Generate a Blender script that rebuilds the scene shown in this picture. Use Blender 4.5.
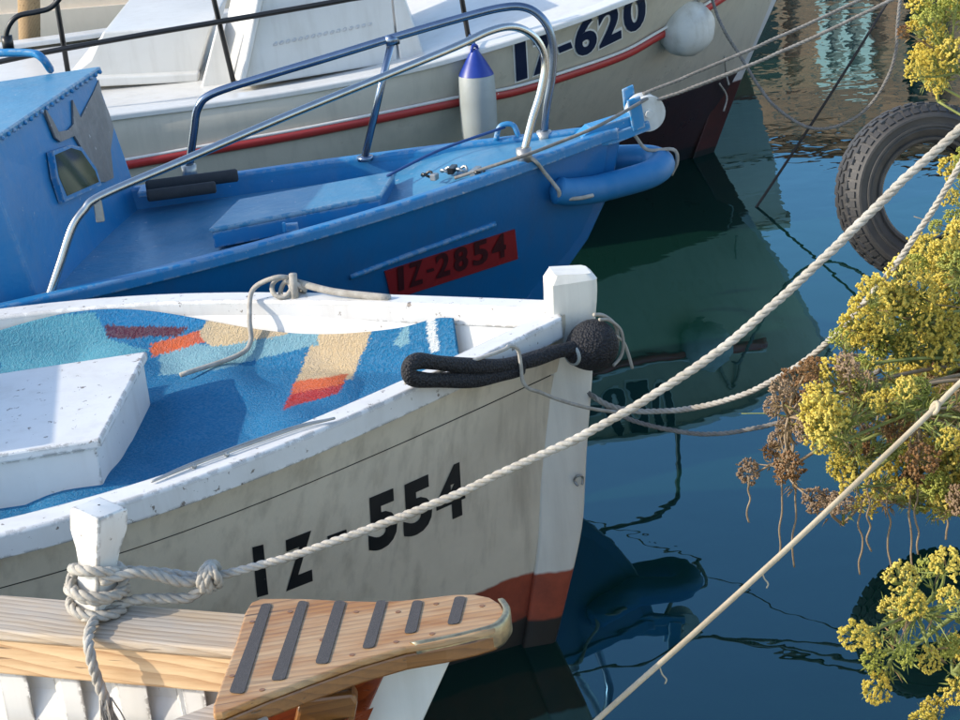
import bpy, bmesh, math, random
import numpy as np
from mathutils import Vector, Matrix
from mathutils.bvhtree import BVHTree

# ------------------------------------------------------------------ camera, sky, sun
for o in list(bpy.data.objects): bpy.data.objects.remove(o)
scene = bpy.context.scene
COL = scene.collection
F = 1950.0; PITCH = math.radians(20); ROLL = math.radians(6); CAM_H = 2.4
SUN_DIR = Vector((-0.99, -0.13, 0)).normalized(); SUN_EL = math.radians(27)
to_sun = Vector((SUN_DIR.x*math.cos(SUN_EL), SUN_DIR.y*math.cos(SUN_EL), math.sin(SUN_EL)))

_fw = Vector((0, math.cos(PITCH), -math.sin(PITCH))); _r = Vector((1, 0, 0)); _u = _r.cross(_fw)
_R = _r*math.cos(ROLL) - _u*math.sin(ROLL); _U = _r*math.sin(ROLL) + _u*math.cos(ROLL)
CAM = Vector((0, 0, CAM_H))
cam_data = bpy.data.cameras.new('camera'); cam = bpy.data.objects.new('camera', cam_data); COL.objects.link(cam)
M = Matrix((( _R.x, _U.x, -_fw.x, 0), (_R.y, _U.y, -_fw.y, 0), (_R.z, _U.z, -_fw.z, CAM_H), (0, 0, 0, 1)))
cam.matrix_world = M
cam_data.sensor_fit = 'HORIZONTAL'; cam_data.angle = 2*math.atan(480/F)
cam_data.clip_start = 0.05; cam_data.clip_end = 3000
scene.camera = cam

world = bpy.data.worlds.new('World'); scene.world = world; world.use_nodes = True
wn = world.node_tree; wn.nodes.clear()
wo = wn.nodes.new('ShaderNodeOutputWorld'); wb = wn.nodes.new('ShaderNodeBackground'); sk = wn.nodes.new('ShaderNodeTexSky')
sk.sky_type = 'NISHITA'; sk.sun_disc = False; sk.sun_elevation = SUN_EL
sk.sun_rotation = math.atan2(SUN_DIR.x, SUN_DIR.y)
sk.air_density = 1.0; sk.dust_density = 1.0; sk.ozone_density = 1.3
wb.inputs[1].default_value = 0.15
wn.links.new(sk.outputs[0], wb.inputs[0]); wn.links.new(wb.outputs[0], wo.inputs[0])
sd = bpy.data.lights.new('sun', 'SUN'); sd.energy = 2.0; sd.angle = math.radians(0.55); sd.color = (1.0, 0.90, 0.76)
sun = bpy.data.objects.new('sun', sd); COL.objects.link(sun)
sun.rotation_euler = to_sun.to_track_quat('Z', 'Y').to_euler()
scene.view_settings.view_transform = 'Standard'; scene.view_settings.look = 'None'
scene.view_settings.exposure = 1.2; scene.view_settings.gamma = 1.0; scene.view_settings.use_curve_mapping = False

# ------------------------------------------------------------------ pixel -> place helpers
def ray(x, y): return (_fw*F + _R*(x-480) + _U*(360-y)).normalized()
def onz(x, y, z):
    d = ray(x, y); return CAM + d*((z-CAM_H)/d.z)
def ony(x, y, Y):
    d = ray(x, y); return CAM + d*(Y/d.y)
def onpl(x, y, P0, P1):
    """hit of a pixel's ray with the vertical plane through two places"""
    n = Vector((P1[1]-P0[1], -(P1[0]-P0[0]), 0)); d = ray(x, y)
    return CAM + d*((Vector((P0[0], P0[1], 0)) - Vector((0, 0, 0))).dot(n)/d.dot(n))
def lerp(a, b, t): return a + (b-a)*t
def sstep(a, b, x):
    t = min(max((x-a)/(b-a), 0), 1); return t*t*(3-2*t)
def table(xs, ys):
    xs = list(xs); ys = list(ys)
    def f(x):
        if x <= xs[0]: return ys[0]
        if x >= xs[-1]: return ys[-1]
        i = max(k for k in range(len(xs)-1) if xs[k] <= x)
        def m(k):
            if k == 0: return (ys[1]-ys[0])/(xs[1]-xs[0])
            if k == len(xs)-1: return (ys[-1]-ys[-2])/(xs[-1]-xs[-2])
            return (ys[k+1]-ys[k-1])/(xs[k+1]-xs[k-1])
        h = xs[i+1]-xs[i]; t = (x-xs[i])/h
        return ((2*t**3-3*t*t+1)*ys[i] + (t**3-2*t*t+t)*h*m(i) + (-2*t**3+3*t*t)*ys[i+1] + (t**3-t*t)*h*m(i+1))
    return f
def spline(pts, n=8, closed=False):
    P = [Vector(p) for p in pts]; out = []; N = len(P)
    for i in range(N if closed else N-1):
        p1, p2 = P[i], P[(i+1) % N]
        p0 = P[(i-1) % N] if (closed or i > 0) else p1*2-p2
        p3 = P[(i+2) % N] if (closed or i+2 < N) else p2*2-p1
        for k in range(n):
            t = k/n
            out.append(0.5*((2*p1)+(p2-p0)*t+(2*p0-5*p1+4*p2-p3)*t*t+(3*p1-p0-3*p2+p3)*t**3))
    if not closed: out.append(P[-1])
    return out
def sag(A, B, s, n=24):
    A = Vector(A); B = Vector(B)
    return [A.lerp(B, k/n) - Vector((0, 0, 4*s*(k/n)*(1-k/n))) for k in range(n+1)]

# ------------------------------------------------------------------ materials
def newmat(name):
    m = bpy.data.materials.new(name); m.use_nodes = True
    nt = m.node_tree; b = nt.nodes['Principled BSDF']
    return m, nt, b
def nd(nt, typ, ins=None, **kw):
    n = nt.nodes.new(typ)
    for k, v in kw.items(): setattr(n, k, v)
    for k, v in (ins or {}).items():
        if isinstance(v, bpy.types.NodeSocket): nt.links.new(v, n.inputs[k])
        else: n.inputs[k].default_value = v
    return n
def c4(c): return (c[0], c[1], c[2], 1)
def mixc(nt, fac, a, b):
    n = nt.nodes.new('ShaderNodeMix'); n.data_type = 'RGBA'
    for s, v in ((n.inputs[0], fac), (n.inputs[6], a), (n.inputs[7], b)):
        if isinstance(v, bpy.types.NodeSocket): nt.links.new(v, s)
        else: s.default_value = v if not isinstance(v, tuple) or len(v) != 3 else c4(v)
    return n.outputs[2]
def mval(nt, op, a, b=0.0, clamp=False):
    n = nt.nodes.new('ShaderNodeMath'); n.operation = op; n.use_clamp = clamp
    for s, v in ((n.inputs[0], a), (n.inputs[1], b)):
        if isinstance(v, bpy.types.NodeSocket): nt.links.new(v, s)
        else: s.default_value = v
    return n.outputs[0]
def ramp(nt, fac, lo, hi):
    n = nt.nodes.new('ShaderNodeMapRange'); nt.links.new(fac, n.inputs[0])
    n.inputs[1].default_value = lo; n.inputs[2].default_value = hi; n.clamp = True
    return n.outputs[0]
def objco(nt, scale=(1, 1, 1), rotz=0):
    tc = nt.nodes.new('ShaderNodeTexCoord'); mp = nt.nodes.new('ShaderNodeMapping')
    mp.inputs['Scale'].default_value = scale; mp.inputs['Rotation'].default_value = (0, 0, rotz)
    r = nt.nodes.new('ShaderNodeVectorRotate'); r.rotation_type = 'Z_AXIS'; r.inputs['Angle'].default_value = -rotz
    nt.links.new(tc.outputs['Object'], r.inputs['Vector'])
    mp.inputs['Rotation'].default_value = (0, 0, 0); nt.links.new(r.outputs[0], mp.inputs[0])
    return mp.outputs[0]
def noise(nt, vec, scale, detail=4, rough=.55, out=0):
    n = nd(nt, 'ShaderNodeTexNoise', {'Vector': vec, 'Scale': scale, 'Detail': detail, 'Roughness': rough}); return n.outputs[out]
def bump(nt, b, h, strength=.3, dist=.002):
    n = nd(nt, 'ShaderNodeBump', {'Height': h, 'Strength': strength, 'Distance': dist}); nt.links.new(n.outputs[0], b.inputs['Normal'])

def edge_wear(nt, co, c, col, radius=.006, amt=.5):
    bv = nd(nt, 'ShaderNodeBevel', {'Radius': radius*2}, samples=4); ge = nt.nodes.new('ShaderNodeNewGeometry')
    dp = nd(nt, 'ShaderNodeVectorMath', {0: bv.outputs[0], 1: ge.outputs['Normal']}, operation='DOT_PRODUCT')
    e = mval(nt, 'SUBTRACT', 1.0, ramp(nt, dp.outputs['Value'], .93, .998)); k = mval(nt, 'MULTIPLY', e, ramp(nt, noise(nt, co, 28, 6, .7), .62-amt*.3, .66-amt*.3))
    return mixc(nt, mval(nt, 'MULTIPLY', k, .85), c, c4(col))
def paint(name, col, rough=.45, dirt=(.25, .22, .18), dirt_amt=.35, chips=None, chip_amt=.0, scale=3.0, bumpy=.25, coat=0.0, streak=True, wear=None):
    """weathered brushed paint: cloudy dirt, streaks that run down, chips"""
    m, nt, b = newmat(name)
    co = objco(nt); n1 = noise(nt, co, scale, 6, .6)
    f = ramp(nt, n1, .45, .8)
    if streak:
        n2 = noise(nt, objco(nt, (14, 14, 1.2)), 1.5, 4, .6); f = mval(nt, 'ADD', mval(nt, 'MULTIPLY', f, .6), mval(nt, 'MULTIPLY', ramp(nt, n2, .5, .85), .6))
    f = mval(nt, 'MULTIPLY', f, dirt_amt)
    c = mixc(nt, f, c4(col), c4(dirt))
    tint = noise(nt, co, scale*.35, 3, .5)
    c = mixc(nt, mval(nt, 'MULTIPLY', ramp(nt, tint, .3, .7), .18), c, c4(tuple(x*.72 for x in col)))
    if chips:
        n3 = noise(nt, co, 34, 5, .7); k = ramp(nt, n3, .71-chip_amt, .73-chip_amt)
        c = mixc(nt, k, c, c4(chips))
    if wear: c = edge_wear(nt, co, c, wear)
    nt.links.new(c, b.inputs['Base Color'])
    rr = mval(nt, 'ADD', mval(nt, 'MULTIPLY', noise(nt, co, 9, 4), .3), rough-.15); nt.links.new(rr, b.inputs['Roughness'])
    hb = mval(nt, 'ADD', mval(nt, 'MULTIPLY', noise(nt, co, 60, 4), .5), mval(nt, 'MULTIPLY', noise(nt, co, 7, 3), 2.0))
    bump(nt, b, hb, bumpy, .003)
    b.inputs['Coat Weight'].default_value = coat; b.inputs['Coat Roughness'].default_value = .15
    return m
def hull_paint(name, top, zones, rough=.4, wob=.02, dirt=(.24, .21, .17), dirt_amt=.35, slope=0.0):
    """hull paint: zones [(z, colour)] of bottom paint below the given heights, edges brushed by hand"""
    m, nt, b = newmat(name)
    tc = nt.nodes.new('ShaderNodeTexCoord'); sp = nd(nt, 'ShaderNodeSeparateXYZ', {0: tc.outputs['Object']})
    co = objco(nt)
    z = mval(nt, 'ADD', sp.outputs[2], mval(nt, 'MULTIPLY', mval(nt, 'SUBTRACT', noise(nt, co, 6, 4), .5), wob*2))
    z = mval(nt, 'ADD', z, mval(nt, 'MULTIPLY', sp.outputs[0], slope))
    n1 = noise(nt, co, 2.2, 7, .6); n2 = noise(nt, objco(nt, (12, 12, 1.0)), 1.6, 5, .6)
    f = mval(nt, 'MULTIPLY', mval(nt, 'ADD', mval(nt, 'MULTIPLY', ramp(nt, n1, .42, .75), .6), mval(nt, 'MULTIPLY', ramp(nt, n2, .48, .8), .7)), dirt_amt)
    c = mixc(nt, f, c4(top), c4(dirt))
    for zz, col in zones:
        k = mval(nt, 'SUBTRACT', 1.0, ramp(nt, z, zz-.004, zz+.004))
        cc = mixc(nt, ramp(nt, noise(nt, co, 18, 6, .65), .35, .75), c4(col), c4(tuple(x*.55+.01 for x in col)))
        c = mixc(nt, k, c, cc)
    nt.links.new(c, b.inputs['Base Color'])
    nt.links.new(mval(nt, 'ADD', mval(nt, 'MULTIPLY', noise(nt, co, 8, 4), .3), rough-.15), b.inputs['Roughness'])
    bump(nt, b, mval(nt, 'ADD', noise(nt, co, 50, 4), mval(nt, 'MULTIPLY', noise(nt, co, 4, 3), 3.0)), .25, .003)
    return m
def wood(name, a, b_, rotz=0, rough=.6, grain=1.0, coat=0.0, bumpy=.5, grey=None):
    """boards: fine dark growth lines that wander along the length, split and bleached"""
    m, nt, b = newmat(name)
    wob = noise(nt, objco(nt, (2.2, 9, 9), rotz), 1.0, 3, .5)
    base = objco(nt, (1.0, 1.0, 1.0), rotz); sp = nd(nt, 'ShaderNodeSeparateXYZ', {0: base})
    yy = mval(nt, 'ADD', mval(nt, 'ADD', sp.outputs[1], mval(nt, 'MULTIPLY', sp.outputs[2], .8)), mval(nt, 'MULTIPLY', wob, .055))
    ln = mval(nt, 'FRACT', mval(nt, 'MULTIPLY', yy, 95*grain)); ln = mval(nt, 'POWER', ln, 2.2)
    n1 = noise(nt, objco(nt, (4, 160*grain, 160*grain), rotz), 1.0, 5, .7)
    f = mval(nt, 'ADD', mval(nt, 'MULTIPLY', ln, .55), mval(nt, 'MULTIPLY', ramp(nt, n1, .3, .72), .5), True)
    c = mixc(nt, f, c4(a), c4(b_))
    patch = noise(nt, objco(nt, (2.5, 8, 8), rotz), 1.6, 5, .65)
    if grey: c = mixc(nt, mval(nt, 'MULTIPLY', ramp(nt, patch, .38, .6), .85), c, mixc(nt, f, c4(tuple(x*1.3 for x in grey)), c4(tuple(x*.6 for x in grey))))
    cr = ramp(nt, noise(nt, objco(nt, (1.6, 75*grain, 75*grain), rotz), 1.7, 3, .5), .66, .72)
    c = mixc(nt, mval(nt, 'MULTIPLY', cr, .8), c, (.045, .028, .018, 1))
    nt.links.new(c, b.inputs['Base Color'])
    nt.links.new(mval(nt, 'ADD', mval(nt, 'MULTIPLY', patch, .4), rough-.2), b.inputs['Roughness'])
    bump(nt, b, mval(nt, 'SUBTRACT', mval(nt, 'MULTIPLY', f, -.6), mval(nt, 'MULTIPLY', cr, 1.0)), bumpy, .002)
    b.inputs['Coat Weight'].default_value = coat; b.inputs['Coat Roughness'].default_value = .12
    return m
def simple(name, col, rough=.5, metal=0.0, var=.3, scale=20, bumpy=.2, vcol=None, spec=None):
    m, nt, b = newmat(name)
    co = objco(nt); n = noise(nt, co, scale, 5, .6)
    c = mixc(nt, mval(nt, 'MULTIPLY', ramp(nt, n, .35, .7), var), c4(col), c4(vcol or tuple(x*.45 for x in col)))
    nt.links.new(c, b.inputs['Base Color']); b.inputs['Roughness'].default_value = rough; b.inputs['Metallic'].default_value = metal
    if 'rope' in name:
        st = ramp(nt, noise(nt, co, 5.5, 5, .65), .42, .68); fz = noise(nt, co, 420, 2)
        c = mixc(nt, mval(nt, 'MULTIPLY', st, .55), c, c4(tuple(x*f_ for x, f_ in zip(col, (.55, .50, .42))))); c = mixc(nt, mval(nt, 'MULTIPLY', fz, .3), c, c4(tuple(x*.4 for x in col)))
        nt.links.new(c, b.inputs['Base Color'])
    if spec is not None: b.inputs['Specular IOR Level'].default_value = spec
    if bumpy: bump(nt, b, noise(nt, co, scale*3, 4), bumpy, .002)
    return m

MT = {}
MT['white_hull'] = hull_paint('white_hull_paint', (.80, .71, .56), [(.205, (.42, .09, .045)), (.075, (.05, .042, .032))], .45, .025, dirt=(.36, .30, .22), dirt_amt=.85)
MT['white'] = paint('white_paint', (.72, .71, .67), .45, (.42, .38, .32), .45, (.24, .21, .18), .05, 4, wear=(.13, .11, .09))
MT['white_rail'] = paint('white_rail_paint', (.73, .72, .69), .45, (.42, .38, .32), .5, (.20, .17, .14), .08, 5, wear=(.12, .10, .08))
MT['white_clean'] = paint('white_gelcoat', (.68, .67, .63), .36, (.38, .35, .29), .5, (.30, .27, .22), -.03, 3.5, .2, .15)
MT['dark_gap'] = simple('seam_and_shade', (.03, .028, .025), .9)  # seam joint, also painted shade in the house openings
MT['blue_hull'] = hull_paint('blue_hull_paint', (.004, .125, .33), [(.10, (.02, .02, .025))], .36, .01, dirt=(.03, .11, .24), dirt_amt=.8)
MT['blue'] = paint('blue_paint', (.008, .185, .42), .42, (.10, .20, .34), .75, (.34, .40, .46), .035, 7, .6, .1, wear=(.30, .36, .42))
MT['blue_deck'] = paint('blue_deck_paint', (.05, .225, .38), .36, (.20, .29, .39), .8, (.40, .45, .50), .05, 9, .9, wear=(.36, .42, .46))
MT['blue_light'] = paint('blue_trim_paint', (.015, .22, .47), .4, (.16, .29, .44), .6, (.4, .45, .5), .04, 8, .5, wear=(.38, .43, .47))
MT['steel'] = simple('stainless_steel', (.55, .55, .53), .24, 1.0, .25, 30, .03)
MT['steel_refl'] = simple('blue_reflection_steel', (.20, .25, .33), .25, 1.0, .3, 14, .03)  # plain steel with its blue reflection put into the colour
MT['galv'] = simple('galvanised_metal', (.42, .42, .40), .45, .8, .4, 40, .2)
MT['black_steel'] = simple('black_tube', (.02, .02, .02), .35, .3, .3, 30, .05)
MT['red_rail'] = paint('red_rub_rail', (.42, .035, .03), .4, (.22, .05, .04), .5, (.6, .45, .4), .02, 6)
MT['beige_hull'] = hull_paint('beige_hull_paint', (.56, .51, .41), [(.345, (.045, .02, .018)), (.03, (.015, .016, .014))], .32, .008, dirt=(.30, .28, .23), dirt_amt=.5, slope=-.01)
MT['cream_hull'] = hull_paint('cream_hull_paint', (.60, .53, .44), [(.32, (.38, .06, .03)), (.03, (.02, .02, .02))], .5, .01, dirt=(.45, .38, .29), dirt_amt=.45)
MT['cream'] = paint('cream_paint', (.66, .59, .50), .5, (.46, .40, .32), .4, None, 0, 4)
MT['navy'] = simple('navy_vinyl_letters', (.012, .018, .05), .4, 0, .2, 20, .05)
MT['black'] = paint('black_letter_paint', (.012, .012, .012), .55, (.06, .055, .05), .6, (.42, .37, .29), .015, 9, .3)
MT['white_vinyl'] = simple('white_letter_edge', (.78, .78, .76), .4, 0, .1, 20, .05)
MT['plate_red'] = paint('red_number_plate', (.26, .014, .016), .4, (.16, .015, .012), .5, None, 0, 8, .3)
MT['plate_dark'] = simple('dark_plate_letters', (.05, .004, .006), .45, 0, .3, 30, .2)  # shade of the raised letters put into their dark colour
MT['grey_primer'] = paint('bare_grey_primer', (.15, .145, .145), .4, (.30, .29, .28), .9, (.5, .5, .5), .05, 12, 1.0)
MT['glass'] = simple('dark_window_glass', (.035, .05, .03), .08, 0, .5, 6, .0, (.10, .12, .05))
MT['rubber'] = simple('tyre_rubber', (.030, .030, .031), .6, 0, .8, 9, .5, (.075, .069, .06))
MT['rope_white'] = simple('white_rope_fibre', (.50, .47, .41), .9, 0, .7, 45, .8, (.24, .21, .17))
MT['rope_grey'] = simple('grey_rope_fibre', (.26, .25, .23), .9, 0, .6, 45, .8, (.12, .11, .10))
MT['rope_tan'] = simple('tan_rope_fibre', (.56, .47, .33), .9, 0, .5, 50, .5, (.34, .27, .18))
MT['rope_dark'] = simple('dark_rope_fibre', (.035, .033, .032), .85, 0, .4, 50, .5)
MT['rope_blue'] = simple('blue_rope_fibre', (.03, .09, .26), .8, 0, .4, 50, .4)
MT['foam_grey'] = simple('charcoal_foam', (.032, .034, .038), .9, 0, .4, 30, .6)
MT['fender'] = paint('old_fender_vinyl', (.33, .36, .35), .5, (.22, .22, .17), .6, None, 0, 9, .3)
MT['mark'] = simple('faded_lettering', (.52, .52, .51), .6, 0, .2, 30, .1)
MT['ball'] = paint('old_white_float', (.66, .66, .62), .55, (.28, .25, .18), .85, (.2, .18, .15), .02, 10, .5)
MT['fender_cap'] = simple('blue_fender_cap', (.012, .04, .28), .4, 0, .3, 20, .1)
MT['blue_tube'] = paint('blue_bow_tube', (.012, .165, .38), .5, (.10, .24, .44), .5, (.3, .4, .5), -.02, 8, .3)
MT['teak'] = wood('varnished_teak', (.42, .19, .045), (.20, .075, .018), .1, .48, .7, .12, .3, (.42, .28, .15))
MT['teak_edge'] = wood('worn_teak_edge', (.27, .115, .03), (.13, .05, .014), .1, .35, .8, .3, .3)
MT['mahogany'] = wood('varnished_mahogany', (.24, .05, .012), (.11, .02, .006), .35, .28, .7, .6, .2)
MT['grey_wood'] = wood('sun_bleached_wood', (.58, .46, .32), (.28, .19, .11), -.43, .8, .8, 0, .9, (.40, .36, .31))
MT['pine'] = wood('dry_pine_board', (.74, .53, .30), (.38, .20, .085), -.43, .7, .55, 0, .7)
MT['pile_wood'] = wood('pale_pile_wood', (.36, .24, .12), (.24, .15, .07), 1.57, .8, .6, 0, .7)
MT['grip'] = simple('grey_grip_tape', (.075, .07, .07), .95, 0, .5, 250, .8, (.035, .033, .033))
MT['brass'] = simple('worn_brass', (.46, .39, .24), .4, .85, .8, 45, .3, (.16, .14, .11))
MT['grey_deck'] = paint('grey_deck_paint', (.38, .38, .37), .6, (.25, .24, .22), .5, None, 0, 4, .4)

def black_mesh():
    m, nt, b = newmat('black_knitted_cover')
    co = objco(nt, (1, 1, 1)); w1 = nd(nt, 'ShaderNodeTexVoronoi', {'Vector': co, 'Scale': 170.0})
    f = ramp(nt, w1.outputs[0], .1, .6)
    nt.links.new(mixc(nt, f, (.03, .03, .034, 1), (.006, .006, .008, 1)), b.inputs['Base Color'])
    b.inputs['Roughness'].default_value = .75; bump(nt, b, mval(nt, 'SUBTRACT', 1.0, w1.outputs[0]), 1.0, .004); return m
MT['sock'] = black_mesh()
def water_mat():
    m, nt, b = newmat('harbour_water')
    b.inputs['Base Color'].default_value = (.004, .023, .016, 1)
    b.inputs['Roughness'].default_value = 1.0; b.inputs['Specular IOR Level'].default_value = 0.0
    geo = nt.nodes.new('ShaderNodeNewGeometry'); sp = nd(nt, 'ShaderNodeSeparateXYZ', {0: geo.outputs['Position']})
    n1 = nd(nt, 'ShaderNodeTexNoise', {'Vector': geo.outputs['Position'], 'Scale': 1.6, 'Detail': 2.0, 'Roughness': .5, 'Distortion': .4}).outputs[0]
    n2 = nd(nt, 'ShaderNodeTexNoise', {'Vector': geo.outputs['Position'], 'Scale': 7.0, 'Detail': 2.0, 'Roughness': .5, 'Distortion': .3}).outputs[0]
    far = ramp(nt, sp.outputs[1], 7.0, 13.0)
    h = mval(nt, 'ADD', mval(nt, 'MULTIPLY', n1, .0022), mval(nt, 'MULTIPLY', n2, mval(nt, 'ADD', .00035, mval(nt, 'MULTIPLY', far, .0034))))
    bp = nd(nt, 'ShaderNodeBump', {'Height': h, 'Strength': 1.0, 'Distance': 1.0}); fr = nd(nt, 'ShaderNodeFresnel', {'IOR': 1.72, 'Normal': bp.outputs[0]})
    gl = nd(nt, 'ShaderNodeBsdfGlossy', {'Color': (.42, .80, 1.0, 1), 'Roughness': 0.0, 'Normal': bp.outputs[0]})
    mx = nd(nt, 'ShaderNodeMixShader', {0: fr.outputs[0], 1: b.outputs[0], 2: gl.outputs[0]})
    nt.links.new(mx.outputs[0], nt.nodes['Material Output'].inputs[0])
    return m
MT['water'] = water_mat()

# ------------------------------------------------------------------ object helpers
def obj(name, verts, faces, m, parent=None, smooth=False, mats=None, fmat=None):
    """verts are places in the world; stored relative to the parent's base"""
    off = parent.location if parent else Vector((0, 0, 0))
    p = parent
    while p and p.parent: p = p.parent; off = off + p.location
    me = bpy.data.meshes.new(name); me.from_pydata([tuple(Vector(v)-off) for v in verts], [], faces)
    for mm in (mats or [m]): me.materials.append(mm)
    if fmat: me.polygons.foreach_set('material_index', fmat)
    if smooth: me.polygons.foreach_set('use_smooth', [True]*len(me.polygons))
    me.update(); o = bpy.data.objects.new(name, me); COL.objects.link(o)
    if parent: o.parent = parent
    return o
def thing(name, loc, label, cat, group=None):
    o = bpy.data.objects.new(name, None); o.empty_display_size = .1; o.location = Vector(loc); COL.objects.link(o)
    o['label'] = label; o['category'] = cat
    if group: o['group'] = group
    return o
def tag(o, label, cat, group=None):
    o['label'] = label; o['category'] = cat
    if group: o['group'] = group
    return o
def recenter(o, loc=None):
    """move a top-level mesh's origin to its own base"""
    me = o.data; n = len(me.vertices); a = np.empty(n*3); me.vertices.foreach_get('co', a); a = a.reshape(-1, 3)
    b = Vector(((a[:, 0].min()+a[:, 0].max())/2, (a[:, 1].min()+a[:, 1].max())/2, a[:, 2].min())) if loc is None else Vector(loc)
    a -= np.array(b); me.vertices.foreach_set('co', a.ravel()); me.update(); o.location = b; return o
class MB:
    def __init__(s): s.v = []; s.f = []; s.m = []
    def add(s, v, f, m=0):
        n = len(s.v); s.v += [Vector(x) for x in v]; s.f += [tuple(i+n for i in q) for q in f]; s.m += [m]*len(f)
    def grid(s, rows, m=0, closed=False, flip=False):
        R = len(rows); C_ = len(rows[0]); v = [p for r in rows for p in r]; f = []
        for i in range(R-1):
            for j in range(C_ if closed else C_-1):
                q = (i*C_+j, i*C_+(j+1) % C_, (i+1)*C_+(j+1) % C_, (i+1)*C_+j); f.append(q[::-1] if flip else q)
        s.add(v, f, m)
    def tube(s, pts, r, n=8, closed=False, m=0, caps=True, sx=1.0):
        P = [Vector(p) for p in pts]; N = len(P); rr = r if callable(r) else (lambda t: r)
        rows = []; up = None
        for i in range(N):
            a = P[(i-1) % N] if (closed or i > 0) else P[i]; b = P[(i+1) % N] if (closed or i < N-1) else P[i]
            t = (b-a)
            if t.length < 1e-9: t = Vector((0, 0, 1))
            t.normalize()
            if up is None:
                up = Vector((0, 0, 1)) if abs(t.z) < .9 else Vector((1, 0, 0))
            up = (up - t*up.dot(t))
            if up.length < 1e-6: up = t.orthogonal()
            up.normalize(); sd_ = t.cross(up); k = rr(i/(N-1 if N > 1 else 1))
            rows.append([P[i]+(sd_*math.cos(2*math.pi*j/n)*sx+up*math.sin(2*math.pi*j/n))*k for j in range(n)])
        if closed: rows.append(rows[0])
        base = len(s.v); s.grid(rows, m, True)
        if caps and not closed:
            s.f.append(tuple(base+j for j in range(n))[::-1]); s.m.append(m)
            e = base+(len(rows)-1)*n; s.f.append(tuple(e+j for j in range(n))); s.m.append(m)
    def prism(s, poly, up, m=0):
        """extrude a polygon by a vector"""
        n = len(poly); a = [Vector(p) for p in poly]; b = [p+Vector(up) for p in a]
        f = [tuple(range(n))[::-1], tuple(range(n, 2*n))]+[(i, (i+1) % n, n+(i+1) % n, n+i) for i in range(n)]
        nrm = Vector((0, 0, 0))
        for i in range(n): nrm += a[i].cross(a[(i+1) % n])
        if nrm.dot(Vector(up)) < 0: f = [q[::-1] for q in f]
        s.add(a+b, f, m)
    def box(s, c, ax, ay, az, m=0):
        c = Vector(c); ax, ay, az = Vector(ax), Vector(ay), Vector(az)
        v = [c+ax*i+ay*j+az*k for k in (-1, 1) for j in (-1, 1) for i in (-1, 1)]
        f = [(0, 2, 3, 1), (4, 5, 7, 6), (0, 1, 5, 4), (2, 6, 7, 3), (0, 4, 6, 2), (1, 3, 7, 5)]
        if ax.cross(ay).dot(az) < 0: f = [q[::-1] for q in f]
        s.add(v, f, m)
    def ball(s, c, r, n=10, k=14, m=0, sc=(1, 1, 1)):
        rows = [[Vector(c)+Vector((math.sin(math.pi*i/n)*math.cos(2*math.pi*j/k)*sc[0], math.sin(math.pi*i/n)*math.sin(2*math.pi*j/k)*sc[1], math.cos(math.pi*i/n)*sc[2]))*r for j in range(k)] for i in range(n+1)]
        s.grid(rows, m, True, True)
    def rope(s, pts, r, pitch=None, strands=3, n=6, m=0):
        """laid rope: strands that really twist round each other"""
        P = [Vector(p) for p in pts]; pitch = pitch or r*7
        L = [0.0]
        for a, b in zip(P, P[1:]): L.append(L[-1]+(b-a).length)
        step = pitch/9; N = max(4, int(L[-1]/step)); Q = []; j = 0
        for i in range(N+1):
            d = L[-1]*i/N
            while j < len(L)-2 and L[j+1] < d: j += 1
            t = (d-L[j])/max(L[j+1]-L[j], 1e-9); Q.append(P[j].lerp(P[j+1], t))
        up = None; fr = []
        for i in range(N+1):
            t = (Q[min(i+1, N)]-Q[max(i-1, 0)]).normalized()
            if up is None: up = t.orthogonal()
            up = (up-t*up.dot(t)).normalized(); fr.append((up.copy(), t.cross(up)))
        for k in range(strands):
            pp = []
            for i in range(N+1):
                a = 2*math.pi*(i*L[-1]/N/pitch+k/strands); pp.append(Q[i]+fr[i][1]*r*.10*math.sin(i*.21)+fr[i][0]*r*.10*math.sin(i*.133+1)+(fr[i][0]*math.cos(a)+fr[i][1]*math.sin(a))*r*.48)
            s.tube(pp, lambda q, k=k: r*(.56+.045*math.sin(q*N*.37+k*2)+.03*math.sin(q*N*.113+k)), n, m=m)
    def build(s, name, m, parent=None, smooth=False, mats=None):
        return obj(name, s.v, s.f, m, parent, smooth, mats, s.m if mats else None)
def bevel(o, w=.004, seg=2):
    b = o.modifiers.new('bevel', 'BEVEL'); b.width = w; b.segments = seg; b.limit_method = 'ANGLE'; b.angle_limit = math.radians(35)
    return o
def autosmooth(o, ang=35):
    o.data.polygons.foreach_set('use_smooth', [True]*len(o.data.polygons)); o.data.set_sharp_from_angle(angle=math.radians(ang)); return o

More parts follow.
